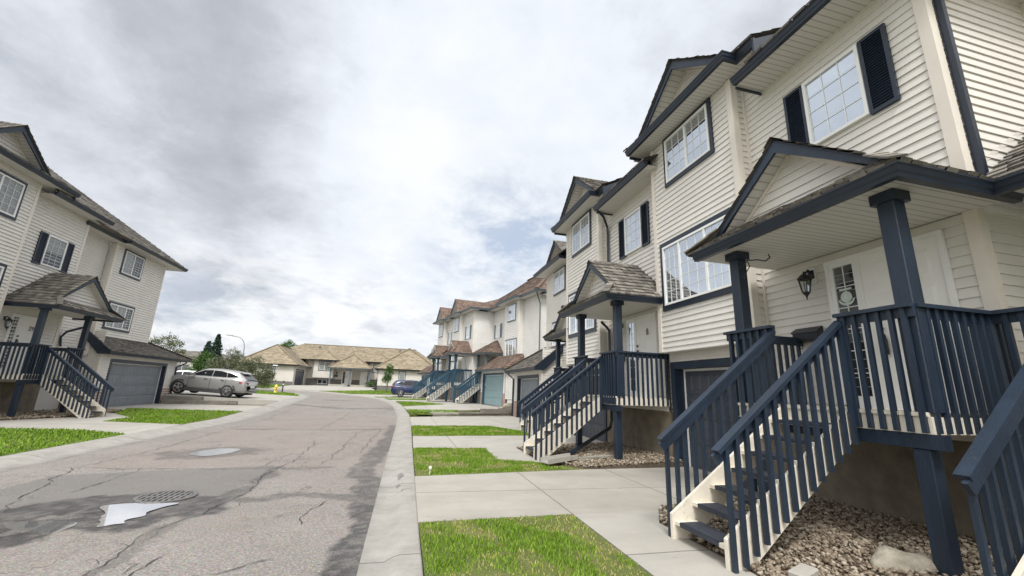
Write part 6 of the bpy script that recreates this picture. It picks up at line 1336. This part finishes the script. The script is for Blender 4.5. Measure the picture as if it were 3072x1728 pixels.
# ------------------------------------------------------------------ trees and shrubs
def leaf_cloud(pts, size, seed, up=.3):
    r = np.random.default_rng(seed); n = len(pts); a = r.normal(0, 1, (n, 3)); a /= np.linalg.norm(a, axis=1)[:, None]; b = np.cross(a, r.normal(0, 1, (n, 3))); b /= np.linalg.norm(b, axis=1)[:, None]
    s = size*r.uniform(.5, 1.3, (n, 1)); V = np.stack([pts-a*s, pts+b*s*.45, pts+a*s, pts-b*s*.45], 1).reshape(-1, 3); F = np.arange(4*n).reshape(n, 4); return V, F
def broad_tree(name, label, cat, base, trunk_h, blobs, n, size, mat, seed, limb=None, group=None, tr=.09, gaps=.5):
    """blobs: (dx, dy, z, rx, ry, rz) clumps above the base; leaves fill them in small clusters, leaving gaps"""
    t = thing(name, label, cat, base, group); r = np.random.default_rng(seed); bx, by, bz = base
    m = MB(); m.tube([(bx, by, bz-.1), (bx+r.normal(0, .05), by, bz+trunk_h*.5), (bx, by, bz+trunk_h)], [tr, tr*.8, tr*.6], 8)
    for (dx, dy, z, rx, ry, rz) in blobs:
        for k in range(3):
            e = np.array([bx+dx, by+dy, bz+z])+r.normal(0, .35, 3)*np.array([rx, ry, rz]); s0 = np.array([bx, by, bz+trunk_h*r.uniform(.55, 1)]); md = (s0+e)/2+np.array([0, 0, .1])
            m.tube([tuple(s0), tuple(md), tuple(e)], [tr*.45, tr*.3, tr*.1], 5)
    m.build('trunk', BARK, t)
    P = []; T = []; w = np.array([b[3]*b[4]*b[5] for b in blobs])**.8; w = w/w.sum()
    for (dx, dy, z, rx, ry, rz), f in zip(blobs, w):
        nc = max(6, int(n*f/26)); d = r.normal(0, 1, (nc, 3)); d /= np.linalg.norm(d, axis=1)[:, None]; c = d*(r.uniform(.25, 1.02, (nc, 1))**gaps)*np.array([rx, ry, rz])+np.array([bx+dx, by+dy, bz+z])
        tone = np.clip(r.normal(.5, .22, nc), 0, 1)
        q = c[:, None]+r.normal(0, .5, (nc, 26, 3))*size*3.2; P.append(q.reshape(-1, 3)); T.append(np.clip(np.repeat(tone, 26)+r.normal(0, .13, nc*26), 0, 1))
    P = np.concatenate(P)-np.array(base); V, F = leaf_cloud(P, size, seed+1); fast_mesh('crown', V, F, mat, np.concatenate(T), t); return t
def spruce(label, base, h, rmax, seed, n=46, group='trees behind the silver crossover'):
    t = thing('spruce_tree', label, 'spruce', base, group); r = np.random.default_rng(seed); bx, by, bz = base
    m = MB(); m.tube([(bx, by, bz-.1), (bx, by, bz+h*.97)], [rmax*.07+.05, .02], 7); m.build('trunk', BARK, t); P = []; T = []
    for k in range(n):
        f = (k/n)**.9; z = h*(.06+.93*f); R_ = rmax*(1-f)**.85*r.uniform(.75, 1.1)+.06
        for j in range(int(7+8*(1-f))):
            a = r.uniform(0, 6.283); L_ = R_*r.uniform(.55, 1.08); u = r.uniform(.1, 1, int(12+26*L_)); tone = np.clip(r.normal(.45, .2), 0, 1)
            droop = -.28*L_*u**1.6+.10*u*L_; q = np.stack([np.cos(a)*L_*u, np.sin(a)*L_*u, z+droop], 1)+r.normal(0, .05+.02*L_, (len(u), 3)); P.append(q); T.append(np.clip(tone+.25*u+r.normal(0, .1, len(u))-.1, 0, 1))
    V, F = leaf_cloud(np.concatenate(P), .10+.012*h, seed+3); fast_mesh('crown', V, F, LEAFS, np.concatenate(T), t); return t
GT = 'trees behind the silver crossover'
spruce('tall dark spruce with a pointed top rising behind the silver crossover', (-25.4, 66, 1.0), 6.6, 1.75, 3)
spruce('shorter dark spruce standing left of the tall spruce', (-26.6, 66.5, 1.0), 5.6, 1.6, 4)
broad_tree('leafy_tree', 'fresh green broadleaf tree in front of the two spruces', 'tree', (-22.6, 56, .9), 1.2, [(0, 0, 2.3, 1.0, .9, 1.1), (-.7, 0, 1.7, .8, .8, .8), (.8, 0, 1.7, .9, .8, .9), (.2, 0, 3.1, .6, .6, .7), (0, -.3, 1.1, 1.2, .8, .6)], 9000, .07, LEAFG, 11, group=GT)
broad_tree('leafy_tree', 'pale airy tree rising over the grey garage roof of number 29', 'tree', (-23.4, 50, .8), 2.2, [(-1.3, 0, 3.9, .7, .7, .9), (-.3, 0, 4.2, .8, .7, .9), (.5, 0, 3.7, .8, .7, .8), (-.9, 0, 3.0, .9, .8, .7), (.9, 0, 2.9, .8, .7, .7), (-.2, 0, 2.6, 1.2, .9, .6)], 4200, .085, LEAFP, 12, group=GT, gaps=.7)
broad_tree('willow_shrub', 'feathery grey green willow nearest the bungalow wing', 'shrub', (-14.6, 48.5, .55), 1.0, [(0, 0, 1.5, 1.5, .8, 1.2), (-1.1, 0, 1.9, 1.0, .8, 1.2), (.9, 0, 1.6, .9, .8, .9), (-.3, 0, 2.7, .9, .7, .8), (.2, 0, 1.0, 1.7, .9, .8)], 15000, .06, LEAFW, 13, group=GT, gaps=.6)
broad_tree('willow_shrub', 'feathery tall willow between the spruce and the bungalow wing', 'shrub', (-18.0, 50.5, .65), 1.4, [(0, 0, 2.2, 1.3, .8, 1.1), (.9, 0, 2.8, .9, .7, .9), (-1.1, 0, 2.2, 1.0, .8, 1.1), (.3, 0, 3.6, .7, .6, .7), (1.6, 0, 2.1, .8, .7, .9), (0, 0, 1.2, 1.9, .9, .8)], 15000, .06, LEAFW, 14, group=GT, gaps=.65)
broad_tree('leafy_tree', 'dark green tree top showing above the bungalow roof ridge', 'tree', (-21.2, 85, 1.1), 4.5, [(0, 0, 6.3, 1.4, 1.2, 1.5), (-1.0, 0, 5.4, 1.2, 1, 1.2), (1.2, 0, 5.5, 1.1, 1, 1.1)], 5000, .13, LEAFG, 15, tr=.16)
broad_tree('young_tree', 'slender young tree on the lawn before the bungalow', 'tree', (-1.76, 52, .75), .9, [(0, 0, 2.0, .55, .5, .8), (.1, 0, 2.7, .4, .4, .55), (-.15, 0, 1.4, .55, .5, .5)], 5200, .05, LEAFG, 16, tr=.05)
m = MB(); m.tube([(-3.1, 52.3, .75), (-3.1, 52.3, 2.3)], .04, 6); o = m.build('tree_stake', BLACK, None, org=Vector((-3.1, 52.3, .75))); tag(o, 'dark stake standing left of the slender young tree', 'stake'); ORG = Vector((0, 0, 0))
broad_tree('shrub', 'low dark shrub by the bungalow doorstep', 'shrub', (-4.6, 67.5, 1.1), .2, [(0, 0, .4, .9, .5, .5)], 900, .07, LEAFG, 17)
broad_tree('leafy_tree', 'sparse tree top behind the right end of the bungalow', 'tree', (5.6, 92, 1.2), 5.5, [(0, 0, 7.0, .6, .6, 1.2), (-.6, 0, 6.0, .7, .6, .9), (.7, 0, 5.6, .8, .7, .9)], 1500, .13, LEAFP, 18, tr=.12)

# damp mark on the right kerb
def kerb_mark(cx, cy, rx, ry):
    V = [(cx, cy)]+[(cx+rx*(1+.35*math.sin(3*a+1)+random.gauss(0, .12))*math.cos(a), cy+ry*(1+.3*math.sin(2*a)+random.gauss(0, .12))*math.sin(a)) for a in np.linspace(0, 6.283, 25)[:-1]]
    def kz(x, y):
        b, f = interp(RK, y), interp(RF, y); t = (b-x)/(b-f); pr = [(0, .0), (.04, .006), (.36, .004), (.46, -.01), (.62, -.052), (1.0, -.05), (1.5, -.05)]
        for (a, p), (c, q) in zip(pr, pr[1:]):
            if t <= c: return p+(q-p)*(t-a)/(c-a)
        return -.05
    o = fast_mesh('kerb_stain', [(x, y, zg(y)+kz(x, y)+.005) for x, y in V], [(0, i, i % 24+1) for i in range(1, 25)], DAMP); o['kind'] = 'structure'
kerb_mark(.10, 8.25, .05, .24); kerb_mark(.07, 7.5, .03, .09)
